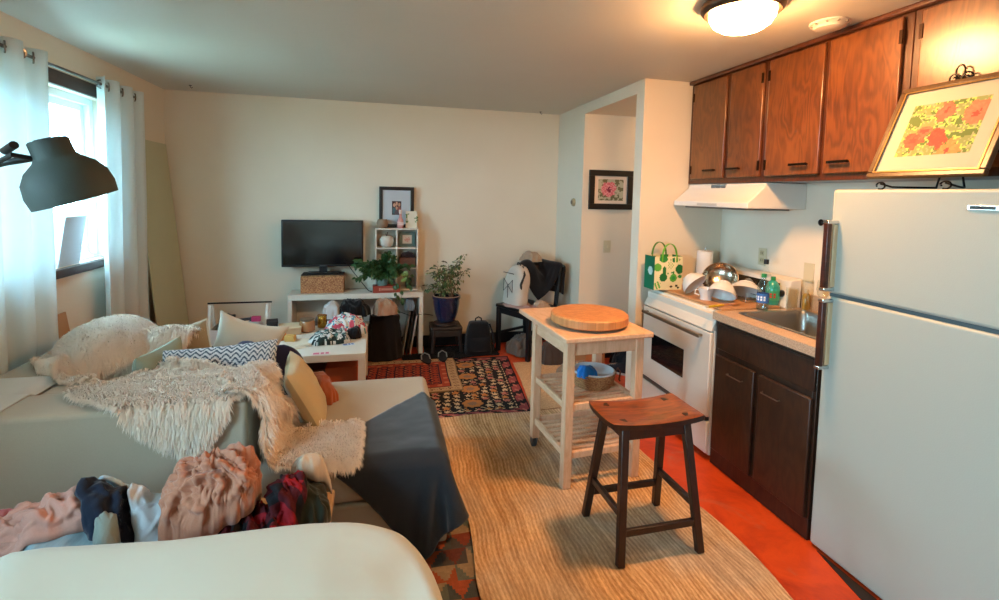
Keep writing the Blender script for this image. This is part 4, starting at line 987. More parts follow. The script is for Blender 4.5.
# jacket over the chair back (draped cloth)
jc=thing('dark_jacket','black jacket draped over the back of the black chair','jacket',(0,0,0))
Rj=rotm(0,.13,0); P0=np.zeros((30,34,3)); 
for i in range(30):
    for j in range(34):
        x=(i/29-.5)*.72; y=(j/33-.5)*.50; P0[i,j]=(.185+x*.99,y,.935+.004*math.sin(j*1.7)*3)
Pj=drape(P0,(.72/29,.50/33),[('box',.208,.262,-.225,.225,.0,.905),('box',-.2,.22,-.235,.235,.452,.487),('ell',(.03,.04,.70),(.10,.13,.22))],steps=70,iters=8,th=.008)
Pj=upsample(smooth_grid(Pj,1)); c,s=math.cos(.49),math.sin(.49)
Pw=np.stack([1.43+c*Pj[...,0]-s*Pj[...,1],4.60+s*Pj[...,0]+c*Pj[...,1],Pj[...,2]],-1); Pw[...,0]=np.minimum(Pw[...,0],1.845)
jc.location=(1.62,4.70,.5); g=G(); g.grid(Pw-np.array(jc.location),flip=False); g.build('jacket_cloth',fabric('#131215',.2,300),jc,smooth=180,solid=.01)
sx_=local(None,(.19,.06,.0)); 
garment('beige_scarf','beige knitted scarf bunched over the top of the black chair','scarf',fabric('#a8927c',.15,200),sx_[0]-.07,sx_[1]+.0,.075,.11,.49,.90,.10,21,expo=2,fold=.4,freq=14)
pc_=local(None,(-.10,-.02,0)); garment('pink_cloth','dusty pink folded cloth on the seat under the white backpack','cloth',fabric('#b08a80',.12),pc_[0],pc_[1],.11,.20,.49,.4865,.026,8)
pc_=local(None,(.03,-.17,0)); garment('folded_hat','pale beige folded hat at the front corner of the chair seat','hat',fabric('#b89c84',.12),pc_[0],pc_[1],.08,.06,.3,.488,.06,14)
# things on floor below and beyond the chair
garment('grey_tote','crumpled taupe bag on the floor under the black chair','bag',fabric('#6b5a4e',.2),1.42,4.62,.16,.17,.3,.010,.15,31)
garment('dark_duffel','dark brown bag on the floor beside the hallway wall','bag',fabric('#4a3a32',.2),1.60,4.27,.09,.13,1.5,.010,.22,33)
garment('tan_jacket','tan crumpled jacket on the floor near the hallway opening','jacket',fabric('#8d6f57',.2),1.66,3.88,.15,.12,.2,.010,.12,36)
sbx=thing('orange_crate','small orange cardboard crate on the floor in the hallway opening','box',(1.90,4.12,.009),.1); g=G(); g.box(-.10,.10,-.1,.1,0,.24); g.build('crate_body',mat('#b06a3c',.7,var=.1),sbx,bevel=.004); g=G(); g.box(.02,.075,-.103,-.1,.13,.21); g.build('crate_opening',mat('#120e0c',.8),sbx)
garment('dark_coat','black coat lying on the hallway floor','coat',fabric('#1d1a1e',.2),2.33,4.10,.20,.15,.2,.002,.20,41)
for k,(x,y,rz,l) in enumerate(((2.08,3.93,2.2,'dark sneaker on the hallway floor, nearest the opening'),(2.36,3.74,2.6,'dark sneaker on the hallway floor, behind the kitchen wall corner'))):
    o=thing('sneaker',l,'shoe',(x,y,.002),rz,'sneakers on the hallway floor')
    g=G(); g.prism([(.135*math.cos(a),.045*math.sin(a)*(1+.15*math.cos(a))) for a in np.linspace(0,2*PI,28,endpoint=False)],0,.022); g.build('sole',mat('#b9a596',.7),o,bevel=.004)
    P=np.zeros((28,10,3))
    for i in range(28):
        for j in range(10):
            a=2*PI*i/27; t=j/9; h=.05+.045*(1-math.cos(a))/2; P[i,j]=(.13*math.cos(a)*(1-.45*t*t)-.04*t*t,.043*math.sin(a)*(1-.5*t*t),.022+h*t)
    g=G(); g.grid(P); g.build('upper',fabric('#2b2528',.2),o,smooth=80)
    g=G(); 
    for q in range(4): g.tube([(.01+q*.018,-.022,.078-q*.007),(.01+q*.018,0,.086-q*.007),(.01+q*.018,.022,.078-q*.007)],.003,5)
    g.build_each('lace',mat('#a89a90',.8),o)
g=G(); pts=[(1.66+.09*math.cos(a)*(1+.3*math.sin(a*2.3)),3.63+.06*math.sin(a*1.7),.014+.010*abs(math.sin(a*3))) for a in np.linspace(0,11,50)]; g.tube(pts,.004,5); tag(g.build('black_cable',m_blk),'tangled black cable on the small tan rug behind the wooden cart','cable')
# ============================================================ COFFEE TABLE AND TROLLEY
ctb=thing('coffee_table','white coffee table covered with small things behind the sofa','coffee table',(-.52,3.86,.0))
hx,hy_=.445,.395
g=G(); g.box(-hx,hx,-hy_,hy_,.40,.45); g.build('tabletop',m_wht,ctb,bevel=.003)
for sx in (-1,1):
    for sy in (-1,1): g=G(); g.box(min(sx*hx,sx*(hx-.05)),max(sx*hx,sx*(hx-.05)),min(sy*hy_,sy*(hy_-.05)),max(sy*hy_,sy*(hy_-.05)),.0195 if sy>-2 else 0,.3995); g.build('leg',m_wht,ctb,bevel=.002)
def simple_box(name,label,cat,loc,size,c,rz=0,lid=None,rough=.7,bev=.003):
    o=thing(name,label,cat,loc,rz); g=G(); sx,sy,sz=size
    g.box(-sx/2,sx/2,-sy/2,sy/2,0,sz*(.8 if lid else 1)); g.build('box_body',mat(c,rough,var=.06),o,bevel=bev)
    if lid: g=G(); g.box(-sx/2-.002,sx/2+.002,-sy/2-.002,sy/2+.002,sz*.8,sz); g.build('lid',mat(lid,rough),o,bevel=bev)
    return o
simple_box('orange_box','bright orange box under the right end of the coffee table','box',(-.24,3.68,.0195),(.22,.2,.30),'#b5552a')
simple_box('brown_box','dark brown box under the coffee table, beside the orange box','box',(-.50,3.70,.0195),(.26,.2,.28),'#4a2c1c',.2)
simple_box('black_case','small black case standing at the back left of the coffee table','case',(-.80,4.14,.4505),(.08,.11,.085),'#171413',.2,'#221d1b')
simple_box('tan_carton','flat tan carton on the coffee table between the black case and the glass jar','box',(-.66,4.08,.4505),(.16,.18,.055),'#b69a78',.15,'#c7ad8b')
simple_box('orange_packet','small bright orange packet on the near left of the coffee table','packet',(-.70,3.88,.4505),(.08,.07,.06),'#d07a34',.3)
simple_box('yellow_packet','small yellow tan packet beside the orange packet on the coffee table','packet',(-.62,3.84,.4505),(.07,.05,.045),'#c79a52',-.2)
jr=thing('glass_jar','wide amber glass jar with lid on the back of the coffee table','jar',(-.535,4.09,.4505))
g=G(); g.lathe([(.045,0),(.058,.01),(.058,.075),(.05,.088),(0,.088)],seg=26); g.build('jar_body',mat('#a06f45',.15,spec=.8,var=.15,vs=25),jr)
g=G(); g.lathe([(.052,.089),(.054,.092),(.054,.104),(0,.106)],seg=26); g.build('lid',mat('#7d6a56',.3,.4),jr)
gc=thing('gold_candle','small gold candle tin beside the glass jar','candle',(-.435,4.20,.4505))
g=G(); g.lathe([(.034,0),(.036,.004),(.036,.085),(.033,.09),(.033,.082),(0,.08)],seg=24); g.build('tin',mat('#c08f3c',.25,.9),gc); g=G(); g.lathe([(.038,.0905),(.038,.10),(0,.10)],seg=24); g.build('lid',mat('#d0a552',.25,.9),gc)
for k,(x,y,rz,l) in enumerate(((-.56,3.72,.3,'folded pale paper on the coffee table, nearest the sofa'),(-.50,3.78,-.2,'pale receipt lying across the folded paper'))):
    g=G(); g.box(-.055,.055,-.09,.09,0,.002); g.box(-.05,.03,-.08,.03,.002,.004,R=rotm(0,0,.2)); tag(g.build('paper_sheet',mat('#d9c9b0',.8,var=.08,vs=30),loc=(x,y,.451+.005*k),rot=(0,0,rz)),l,'paper')
def marked_card(name,label,loc,rz,w,h,bgc,mc):
    o=thing(name,label,'card',loc,rz); g=G(); g.box(-w/2,w/2,-h/2,h/2,0,.002); g.build('card_sheet',mat(bgc,.5),o)
    g=G()
    for a,b,c_,d_ in ((-.42,-.1,-.3,.35),(-.02,.16,-.3,.35),(.24,.42,-.3,.35)): g.box(a*w,b*w,c_*h,d_*h,.0021,.0026)
    g.build_each('card_mark',mat(mc,.5),o)
marked_card('pink_card','white card with pink marks at the near edge of the coffee table',(-.37,3.50,.451),.05,.12,.055,'#e0cdc6','#c8607a')
marked_card('blue_card','blue and white card near the right corner of the coffee table',(-.20,3.68,.451),.2,.085,.05,'#c9ccd6','#4a5a88')
floral=lambda u,v:(lin('#22302e') if fbm(u*8,v*8,2)>.12 else lin('#4a6a66') if fbm(u*9,v*8,7)>.12 else lin('#c7c4bf'))
am=attr_mat(.9,.4,300)
garment('floral_scarf','white scarf with dark green print crumpled on the coffee table','scarf',am,-.33,3.78,.15,.09,.2,.4505,.075,51,colf=floral,freq=12)
garment('floral_blouse','white blouse with pink and teal flowers heaped at the back right of the coffee table','clothing',am,-.24,4.02,.16,.12,.1,.4505,.13,52,colf=mc_,freq=12)
garment('dark_knit_hat','small black knitted hat on the right side of the coffee table','hat',fabric('#121014',.2,160),-.175,3.86,.06,.055,0,.4505,.075,53,expo=3)
# hamper with clothes behind the coffee table
hm=thing('laundry_hamper','grey fabric hamper full of clothes in front of the tv bench','hamper',(-.32,4.52,.0195))
g=G(); g.prism([(-.20,-.12),(.20,-.12),(.20,.12),(-.20,.12)],0,.44); g.build('hamper_body',fabric('#4d463f',.15),hm,bevel=.01)
garment('white_pillow_case','white crumpled pillowcase at the left of the clothes heaped on the hamper','linen',fabric('#c5c4c4',.1),-.385,4.50,.075,.10,0,.462,.13,61)
garment('black_sweater','black sweater heaped on top of the hamper','clothing',fabric('#121113',.2),-.205,4.52,.14,.11,0,.463,.14,62)
garment('brown_scarf','tan scarf heaped over the black cloth bag beside the hamper','scarf',fabric('#a87e62',.2),.07,4.56,.10,.10,.2,.46,.13,63,freq=13)
# white trolley
tr=thing('white_trolley','white framed serving trolley with a thin black handle bar by the back wall','trolley',(-1.10,4.42,0))
for sx in (-1,1):
    for sy in (-.12,.12): g=G(); g.bar((sx*.205,sy,.06),(sx*.215,sy*.25,.615),.022,.018); g.build('side_post',m_wht,tr,bevel=.002)
    for sy in (-.12,.12): g=G(); g.cyl((sx*.205-.008,sy,.03),(sx*.205+.008,sy,.03),.03); g.build('wheel',m_blk,tr)
g=G(); g.cyl((-.24,0,.625),(.245,0,.625),.007,seg=10); g.build('handle_bar',m_blk,tr)
g=G(); g.box(-.20,.20,-.11,.11,.30,.31); g.box(-.20,.20,-.11,-.102,.31,.43);g.box(-.20,.20,.102,.11,.31,.43);g.box(-.20,-.192,-.102,.102,.31,.43);g.box(.192,.20,-.102,.102,.31,.43); g.build('tray',mat('#cfc8bd',.6),tr)
garment('black_shirt','black crumpled shirt on the left of the white trolley','clothing',fabric('#131114',.2),-1.19,4.42,.09,.08,0,.315,.20,64)
garment('white_cloth','white crumpled cloth on the right of the white trolley','cloth',fabric('#c4bfc0',.1),-1.00,4.42,.085,.085,0,.315,.17,65)
g=G(); g.cyl((-.09,0,0),(.04,.0,.01),.012); g.box(.02,.085,-.018,.018,-.008,.022); um=g.build('folded_umbrella',[mat('#1a1518',.5)],loc=(-1.02,4.31,.505)); tag(um,'small black folded umbrella lying across the white trolley','umbrella'); g=G(); g.box(.035,.10,-.021,.021,-.012,.026); g.build('pink_sleeve',mat('#b5305c',.6),um)
# ============================================================ SOFA
m_sofa=fabric('#b3a48f',.05,380,.9,.25,.15)
so=thing('sofa','grey beige fabric corner sofa seen from behind its backrest','sofa',(-.65,2.55,0)); ox,oy=-.65,2.55
def sbox(name,x0,x1,y0,y1,z0,z1,bv=.025,m=None,par=None):
    g=G(); g.box(x0-ox,x1-ox,y0-oy,y1-oy,z0,z1); return g.build(name,m or m_sofa,par or so,bevel=bv,seg=4)
sbox('base',-1.62,.30,2.035,3.05,.05,.27,.015)
sbox('chaise_cushion',-.494,.30,2.03,3.055,.272,.425,.04)
sbox('seat_cushion',-1.375,-.497,2.33,3.055,.272,.425,.04)
sbox('backrest',-1.62,-.50,2.085,2.325,.272,.72,.02)
sbox('armrest',-1.62,-1.38,2.33,3.055,.272,.72,.02)
sbox('back_cushion',-1.372,-.503,2.33,2.50,.427,.70,.045)
for x in (-1.56,.22):
    for y in (2.1,2.98): g=G(); g.cyl((x-ox,y-oy,.0195 if x>0 else 0),(x-ox,y-oy,.05),.025); g.build('leg',m_blk,so)
def cushion(name,label,c,wd,ud,w,h,t,m,seed=0,colf=None,trim=None,**k):
    wd=Vector(wd).normalized(); ud=Vector(ud); ud=(ud-wd*ud.dot(wd)).normalized(); nd=wd.cross(ud); R=np.array([wd,ud,nd]).T
    if trim:
        o=thing(name,label,'cushion',c); g=G(); pillow(g,w,h,t,R=R,seed=seed,colf=colf,**k); g.build('cover',m,o,smooth=70)
        g=G(); pts=[]
        n=16
        for a,b in (((-1,-1),(1,-1)),((1,-1),(1,1)),((1,1),(-1,1)),((-1,1),(-1,-1))):
            for q in range(n):
                s=q/n; u=a[0]+(b[0]-a[0])*s; v=a[1]+(b[1]-a[1])*s; pn=k.get('pinch',.07); pts.append(R@np.array([u*w/2*(1-pn*(1-v*v)),v*h/2*(1-pn*(1-u*u)),0]))
        g.tube(pts,.006,6,closed=True); g.build('piping',trim,o); return o
    g=G(); pillow(g,w,h,t,R=R,seed=seed,colf=colf,**k); return tag(g.build(name,m,loc=c,smooth=70),label,'cushion')
cushion('beige_cushion','large beige cushion with pale piped edge leaning at the far left of the sofa',(-1.10,2.94,.60),(1,.05,.30),(-.25,.25,1),.50,.36,.13,fabric('#a08c6c',.08),2,trim=mat('#cfc3ad',.8))
cushion('white_cushion','white cushion with a pointed corner standing at the far side of the sofa',(-.725,2.985,.650),(1,.0,-.30),(.0,.22,1),.38,.38,.12,fabric('#c9bda8',.05),5,pinch=.16)
def herring(u,v):
    a=(u*22)%1; b=(v*13+(2*abs((u*15)%1-.5))*1.0)%1
    return lin('#c3c6c9') if b<.55 else lin('#4a5866')
cushion('patterned_cushion','blue grey and white zigzag patterned cushion behind the backrest fur throw',(-.745,2.60,.635),(1,0,.06),(-.03,.30,1),.54,.33,.14,attr_mat(.9,.3,350),9,colf=herring,n=120,pinch=.05)
cushion('sage_cushion','pale sage green cushion at the left of the zigzag cushion',(-1.03,2.66,.62),(.25,.9,.05),(.10,-.05,1),.30,.36,.13,fabric('#8e9a8a',.05),12)
yc=(-.335,2.50,.585); yR=None
wd=Vector((-.12,1,0)).normalized(); ud=Vector((-.52,0,1)); ud=(ud-wd*ud.dot(wd)).normalized(); nd=wd.cross(ud); yR=np.array([wd,ud,nd]).T
g=G(); pillow(g,.38,.34,.12,R=yR,seed=15); tag(g.build('yellow_cushion',fabric('#c2ab80',.05),loc=yc,smooth=70),'mustard beige cushion leaning on the right end of the backrest','cushion')
garment('navy_blanket','dark navy blue cloth bunched between the white cushion and the zigzag cushion','blanket',fabric('#2a2b48',.2),-.60,2.80,.24,.085,.08,.428,.30,71,freq=7,expo=4,sharp=.5,fold=.2)
garment('rust_cloth','rust orange cloth trailing on the seat behind the mustard cushion','cloth',fabric('#a3542f',.2),-.30,2.86,.06,.18,.35,.428,.10,72,freq=10)
# ------- fur throws
m_fur=NT('fur'); v=m_fur.coord(); m_fur.col(m_fur.mix(m_fur.noise(v,9,3),'#f3dcc4','#fff6ea')); m_fur.set(Roughness=.95); m_fur.b.inputs['Sheen Weight'].default_value=.3; m_fur.b.inputs['Specular IOR Level'].default_value=.1; _t=m_fur.n.new('ShaderNodeBsdfTranslucent'); _t.inputs[0].default_value=(*lin('#ffeedd'),1); _m=m_fur.n.new('ShaderNodeMixShader'); _m.inputs[0].default_value=.22; m_fur.L(m_fur.b.outputs[0],_m.inputs[1]); m_fur.L(_t.outputs[0],_m.inputs[2]); m_fur.L(_m.outputs[0],m_fur.out.inputs[0]); m_fur=m_fur.m
SOFA=[('box',-1.62,-.50,2.085,2.325,0,.72),('box',-1.62,-1.38,2.33,3.055,0,.72),('box',-1.37,-.503,2.33,2.50,.3,.70),('box',-1.62,.30,2.035,3.055,0,.425)]
CUSH=[('ell',(-.745,2.60,.62),(.27,.09,.165)),('ell',(-1.03,2.66,.60),(.08,.15,.18)),('obox',yc,(.17,.15,.045),yR),('ell',(-1.05,2.93,.60),(.21,.10,.20))]
def cloth(name,label,cat,m,cx,cy,sx,sy,rz,z,nx,ny,cols,steps=110,comp=(1,1),amp=.03,seed=0,furn=0,L=.035,solid=.006,colf=None,hf=None,th=.008,up=True,pinf=None,iters=10,flow=(0,0,-.6),wd=.004,drop=None,bend=.35,**k):
    P0,rest=fold_sheet(cx,cy,sx,sy,rz,z,nx,ny,comp,amp,seed,**k)
    if drop: P0=drop(P0)
    P=drape(P0,rest,cols,steps=steps,iters=iters,th=th,hf=hf,bend=bend,pin=pinf(P0) if pinf else None)
    P=smooth_grid(P,1)
    if up: P=upsample(P)
    c=np.array([P[...,0].mean(),P[...,1].mean(),P[...,2].min()]); P=P-c; g=G(); g.grid(P,colf,flip=False)
    if furn: fur(g,P,furn,L,wd,seed+1,flow)
    o=g.build(name,m,loc=tuple(c),smooth=180,solid=0 if furn else solid); tag(o,label,cat); return o,P+c
cloth('fur_throw','cream fur throw hanging over the middle of the sofa backrest','throw',m_fur,-.79,2.285,.60,.47,-.62,.80,34,28,SOFA+CUSH[:2],seed=3,amp=.05,comp=(.95,.93),furn=70000,th=.010,wd=.005,L=.044,flow=(.35,-.8,-.6))
cloth('fur_throw','cream fur throw spread over the left arm of the sofa by the curtain','throw',m_fur,-1.30,2.78,.62,.85,-.15,.86,28,36,SOFA+[('ell',(-1.36,2.95,.62),(.22,.35,.22)),CUSH[1],CUSH[3]],seed=7,amp=.05,comp=(.9,.93),furn=60000,th=.010,wd=.005,L=.042,flow=(.3,-.9,-.6))
def fall_start(P):
    a,b,_=P.shape; Q=P.copy(); path=[(-.60,.75),(-.50,.755),(-.455,.70),(-.42,.60),(-.37,.50),(-.28,.455),(-.18,.445),(-.07,.445)]
    for i in range(a):
        t=i/(a-1)*(len(path)-1); k=min(int(t),len(path)-2); f=t-k; x=path[k][0]*(1-f)+path[k+1][0]*f; z=path[k][1]*(1-f)+path[k+1][1]*f
        for j in range(b):
            v=j/(b-1); Q[i,j]=(x+.03*math.sin(v*7),2.12+(.27+.04*math.sin(i*.4))*v-.04*(i/(a-1)),z+.012*fbm(i*.3,v*4)+(.035 if i>a*.6 else 0))
    return Q
cloth('fur_throw','cream fur throw falling from the backrest end beside the mustard cushion to the chaise',"throw",m_fur,0,0,.78,.34,0,.9,34,18,SOFA+CUSH[2:3]+[('box',-.46,.28,2.04,2.50,.3,.452)],seed=11,furn=42000,th=.010,wd=.005,L=.040,flow=(.5,-.6,-.6),drop=fall_start,steps=25,pinf=lambda P:(P[...,0]<-.44))
cloth('white_sheet','thin white sheet under the fur throw on the sofa arm at the left edge','sheet',fabric('#c9c4bb',.04),-1.48,2.30,.32,.52,.1,.76,20,30,SOFA,seed=17,amp=.02,th=.003,solid=.003,steps=60)
# grey wool blanket over the chaise corner
a45=math.radians(47); Ux,Uy=math.cos(a45),math.sin(a45)
def blanket_start(P):
    a,b,_=P.shape; Q=P.copy()
    for i in range(a):
        for j in range(b):
            u=i/(a-1); v=j/(b-1); Q[i,j]=(-.29+Ux*u*.78+Uy*v*.72, 2.12+Uy*u*.78-Ux*v*.72+.0, .46+.004*fbm(u*5,v*5))
    return Q
cloth('wool_blanket','dark blue grey wool blanket draped over the corner of the chaise','blanket',fabric('#282b2f',.15,260,.95,.5,.3),0,0,.78,.72,0,.46,40,38,[('box',-1.62,.30,2.03,3.055,0,.425)],steps=90,pinf=lambda P:(P[...,0]<.27)&(P[...,1]>2.06),drop=blanket_start,solid=.008,th=.008,bend=.5,up=True)
# ============================================================ BENCH WITH CLOTHES
bn=thing('wooden_bench','pale wooden bench under the clothes pile between bed and sofa','bench',(-.69,1.755,0)); m_pw=wood('#a9825a','#d0aa7c',(20,2,20),.5)
g=G(); g.box(-.56,.535,-.17,.17,.385,.415); g.build('bench_top',m_pw,bn,bevel=.005)
for sx in (-.52,.48):
    for sy in (-.155,.115): g=G(); g.box(sx,sx+.04,sy,sy+.04,0.0 if sx<0 else .0105,.3845); g.build('leg',m_pw,bn,bevel=.003)
HX0,HY0,HS,HN,HM=-1.40,1.40,.01,142,62
HF=np.full((HN,HM),.4155)
def hbase(x,y):
    i=(x-HX0)/HS; j=(y-HY0)/HS; i=min(max(i,0),HN-1.001); j=min(max(j,0),HM-1.001); a=int(i);b=int(j);u=i-a;w_=j-b
    return float(HF[a,b]*(1-u)*(1-w_)+HF[a+1,b]*u*(1-w_)+HF[a,b+1]*(1-u)*w_+HF[a+1,b+1]*u*w_)
def hfv(X,Y):
    i=np.clip(((X-HX0)/HS).astype(int),0,HN-1); j=np.clip(((Y-HY0)/HS).astype(int),0,HM-1)
    out=(X<-1.26)|(X>-.12)|(Y<1.58)|(Y>1.93); return np.where(out,0,HF[i,j])
def raise_hf(P):
    global HF
    N=HF.copy(); i=np.clip(((P[...,0]-HX0)/HS).round().astype(int),1,HN-2); j=np.clip(((P[...,1]-HY0)/HS).round().astype(int),1,HM-2)
    for a in (-1,0,1):
        for b in (-1,0,1): np.maximum.at(N,(i+a,j+b),P[...,2])
    for _ in range(3):
        B=N.copy(); B[1:-1,1:-1]=(N[1:-1,1:-1]*2+N[:-2,1:-1]+N[2:,1:-1]+N[1:-1,:-2]+N[1:-1,2:])/6; N=np.maximum(B,HF)
    HF=N
def pile(name,label,cat,m,cx,cy,rx,ry,rz,h,seed,colf=None,n=60,**k):
    P=heap(cx,cy,rx,ry,rz,hbase,h,seed,n,**k); raise_hf(P)
    z0=float(P[...,2].min()); Pc=P-np.array([cx,cy,z0]); g=G(); g.grid(Pc,colf)
    o=g.build(name,m,loc=(cx,cy,z0),smooth=180,solid=.006); return tag(o,label,cat)
pile('grey_trousers','grey trousers at the bottom left of the clothes pile','clothing',fabric('#66736f',.15),-1.02,1.69,.24,.13,.05,.035,81,freq=6)
pile('denim_jeans','pale blue grey ribbed jeans folded under the pink sweater','clothing',wood('#7d929a','#93a6ac',(150,2,2),.9,bump=.3),-.86,1.66,.13,.11,.15,.07,82,fold=.1,expo=5)
pile('pink_sweater','pale pink knitted sweater with long folds at the left of the clothes pile','clothing',fabric('#c78f7e',.08,200),-1.03,1.745,.245,.105,.16,.10,89,freq=20,n=100,ang=1.2,fold=.7)
pile('navy_sweater','dark navy sweater in the middle of the clothes pile','clothing',fabric('#1a2233',.2),-.75,1.78,.15,.09,.75,.05,83,freq=20,fold=.8)
pile('white_shirt','white shirt folded beside the tan scarf on the clothes pile','clothing',fabric('#c9ced4',.05),-.66,1.76,.10,.11,.5,.05,84,fold=.35)
pile('green_jumper','dark green jumper at the right end of the clothes pile','clothing',fabric('#23281c',.2),-.25,1.77,.085,.10,.2,.12,86)
def plaid(u,v):
    a=(u*3.6)%1<.5; b=(v*3.6)%1<.5
    return lin('#8c121b') if a and b else lin('#120d10') if not(a or b) else lin('#4a0d14')
pile('plaid_shirt','red and black plaid flannel shirt at the right of the clothes pile','clothing',attr_mat(.9,.4,300),-.40,1.70,.165,.11,-.15,.085,85,colf=plaid,n=100,fold=.8,freq=18)
pile('cream_sock','fluffy cream rolled sock at the far right of the clothes pile','sock',fabric('#c9b7a2',.05,200),-.235,1.86,.065,.055,.5,.10,87,fold=.15,expo=3)
pile('pale_cap','small pale blue white cloth between the pink sweater and navy sweater','cloth',fabric('#b9cbd6',.05),-.845,1.85,.06,.045,.1,.03,88,fold=.2)
pile('pink_sleeve','small rosy pink sock at the far left of the clothes pile','sock',fabric('#b8737a',.1,200),-1.19,1.86,.07,.04,.4,.07,90)
pile('grey_tag','grey strap end hanging from the pink sweater','strap',fabric('#7f857c',.1),-.77,1.62,.05,.028,-1.1,.05,91,fold=.1)
ta=pile('tan_scarf','rumpled tan brown scarf heaped on top of the clothes pile','scarf',fabric('#b8795e',.1,260),-.515,1.735,.135,.11,.0,.17,92,n=130,freq=24,ang=1.1,fold=.95,expo=4,sharp=.45)
# ============================================================ BED
bd=thing('bed','bed with a plain white duvet in the near left corner of the room','bed',(-.53,.33,0)); m_duv=NT('duvet'); v=m_duv.coord(); m_duv.col(m_duv.mix(m_duv.noise(v,3,2),'#b4af9c','#beb9a7')); m_duv.set(Roughness=.85); m_duv.b.inputs['Sheen Weight'].default_value=.2; m_duv.bump(m_duv.noise(v,3.2,3,.5,0),.35,.03); m_duv=m_duv.m
g=G(); g.box(-.66,.66,-1.05,1.06,.12,.30); g.build('bed_frame',m_pw,bd,bevel=.01)
for sx in (-.62,.56):
    for sy in (-1.0,.98): g=G(); g.box(sx,sx+.06,sy,sy+.06,.0105 if (sx>0 and sy>0) else 0,.1195); g.build('leg',m_pw,bd)
g=G(); g.box(-.655,.655,-1.05,1.07,.301,.50); g.build('mattress',mat('#d8d4c8',.8),bd,bevel=.06,seg=5)
n1,n2=120,34; P=np.zeros((n1+1,n2+1,3))
for i in range(n1+1):
    a=2*PI*i/n1; ca,sa=math.cos(a),math.sin(a); e=.30; X=math.copysign(abs(ca)**e,ca); Y=math.copysign(abs(sa)**e,sa)
    for j in range(n2+1):
        t=j/n2
        if t<.7: r=t/.7*.93; z=.615
        else: ph=(t-.7)/.3; r=.93+.07*math.sin(min(1,ph*1.6)*PI/2); z=.615-.085*(1-math.cos(min(1,ph*1.6)*PI/2))-max(0,ph-.6)*.55
        r2_=r
        x=X*.705*r2_; y=Y*1.13*r2_; z+=.012*fbm(x*2.2,y*2.2,3)*1.2+.034*max(0,1-abs(noise.noise(Vector((x*2.0+y*1.5,y*.8-x*.4,2))))*5)+.02*max(0,1-((x)/.6)**2)*1+.005*math.sin(x*4+y*1.5+fbm(x,y)*2); x+=.008*fbm(y*5,z*8,1)*(t>.8); P[i,j]=(x,y+.0,z)
g=G(); g.grid(P,flip=False); g.build('duvet',m_duv,bd,smooth=180)
# ============================================================ KITCHEN CART
m_birch=wood('#c99a74','#e2b896',(18,18,3),.5,bump=.05); m_birch2=wood('#c99a74','#e3ba98',(18,3,18),.5,bump=.05)
kc=thing('kitchen_cart','pale birch kitchen cart with two slatted shelves and rear casters','kitchen cart',(.922,2.285,.0225),math.radians(4.2))
CW,CD,CT=.52,.68,.822
g=G(); g.box(0,CW,0,CD,CT-.028,CT); g.build('cart_top',m_birch2,kc,bevel=.006)
LX=(.032,CW-.075);LY=(.045,CD-.20); lw=.048
for ix,x in enumerate(LX):
    for iy,y in enumerate(LY):
        z0=0 if iy==0 else .065
        g=G(); g.box(x,x+lw,y,y+lw,z0,CT-.0285); g.build('leg',m_birch,kc,bevel=.004)
        if iy:
            g=G(); g.bar((x+lw/2-.015,y+lw/2,.064),(x+lw/2-.015,y+lw/2+.012,.02),.004,.03); g.bar((x+lw/2+.015,y+lw/2,.064),(x+lw/2+.015,y+lw/2+.012,.02),.004,.03); cst=g.build_each('caster_fork',mat('#7a7c80',.3,.9),kc)[0]
            g=G(); g.cyl((x+lw/2-.011,y+lw/2+.012,.028),(x+lw/2+.011,y+lw/2+.012,.028),.028,seg=22); g.build('wheel',mat('#3a3d42',.5),cst)
def rails(z,h):
    for x in LX: g=G(); g.box(x+.012,x+.034,LY[0]+lw,LY[1],z,z+h); g.build('side_rail',m_birch2,kc,bevel=.003)
g=G(); g.box(LX[0]+lw,LX[1],LY[0]+.01,LY[0]+.032,CT-.11,CT-.0285); g.build_each('apron',m_birch,kc,bevel=.003)
g=G(); g.box(LX[0]+lw,LX[1],LY[1]+.01,LY[1]+.032,CT-.11,CT-.0285); g.build_each('apron',m_birch,kc,bevel=.003)
rails(CT-.11,.08)
for z in (.155,.415):
    rails(z,.035)
    for y in (LY[0]+.012,LY[1]+.012): g=G(); g.box(LX[0]+lw,LX[1],y,y+.024,z,z+.035); g.build('cross_rail',m_birch,kc,bevel=.003)
    for q in range(7):
        y=LY[0]+lw+.012+q*.053; g=G(); g.box(LX[0]+.034,LX[1]+.012,y,y+.027,z+.018,z+.032); g.build('slat',m_birch,kc,bevel=.003)
cb=thing('cutting_board','thick round end-grain wooden cutting board on the kitchen cart','cutting board',(1.165,2.550,.8452))
eg=NT('end_grain'); v=eg.coord(); br=eg.n.new('ShaderNodeTexBrick'); br.inputs['Scale'].default_value=18; br.inputs['Color1'].default_value=(*lin('#c88750'),1); br.inputs['Color2'].default_value=(*lin('#b06c38'),1); br.inputs['Mortar'].default_value=(*lin('#94592f'),1); br.inputs['Mortar Size'].default_value=.008; eg.L(v,br.inputs['Vector']); eg.col(eg.mix(eg.math('MULTIPLY',eg.noise(v,25,4),.5),br.outputs[0],'#d79a5e')); eg.set(Roughness=.5)
g=G(); g.lathe([(.205,.012),(.216,.020),(.216,.058),(.207,.066),(.0001,.066)],seg=72); g.lathe([(.0001,.012),(.205,.012)],seg=72,cap=False); g.build('board',eg.m,cb)
for k in range(4): a=PI/4+k*PI/2; g=G(); g.lathe([(.015,0),(.015,.012),(0,.012)],(.14*math.cos(a),.14*math.sin(a),0),14); g.build('rubber_foot',m_blk,cb)
bs=thing('round_basket','round woven basket lined with white cloth on the upper cart shelf','basket',(1.225,2.60,.4705))
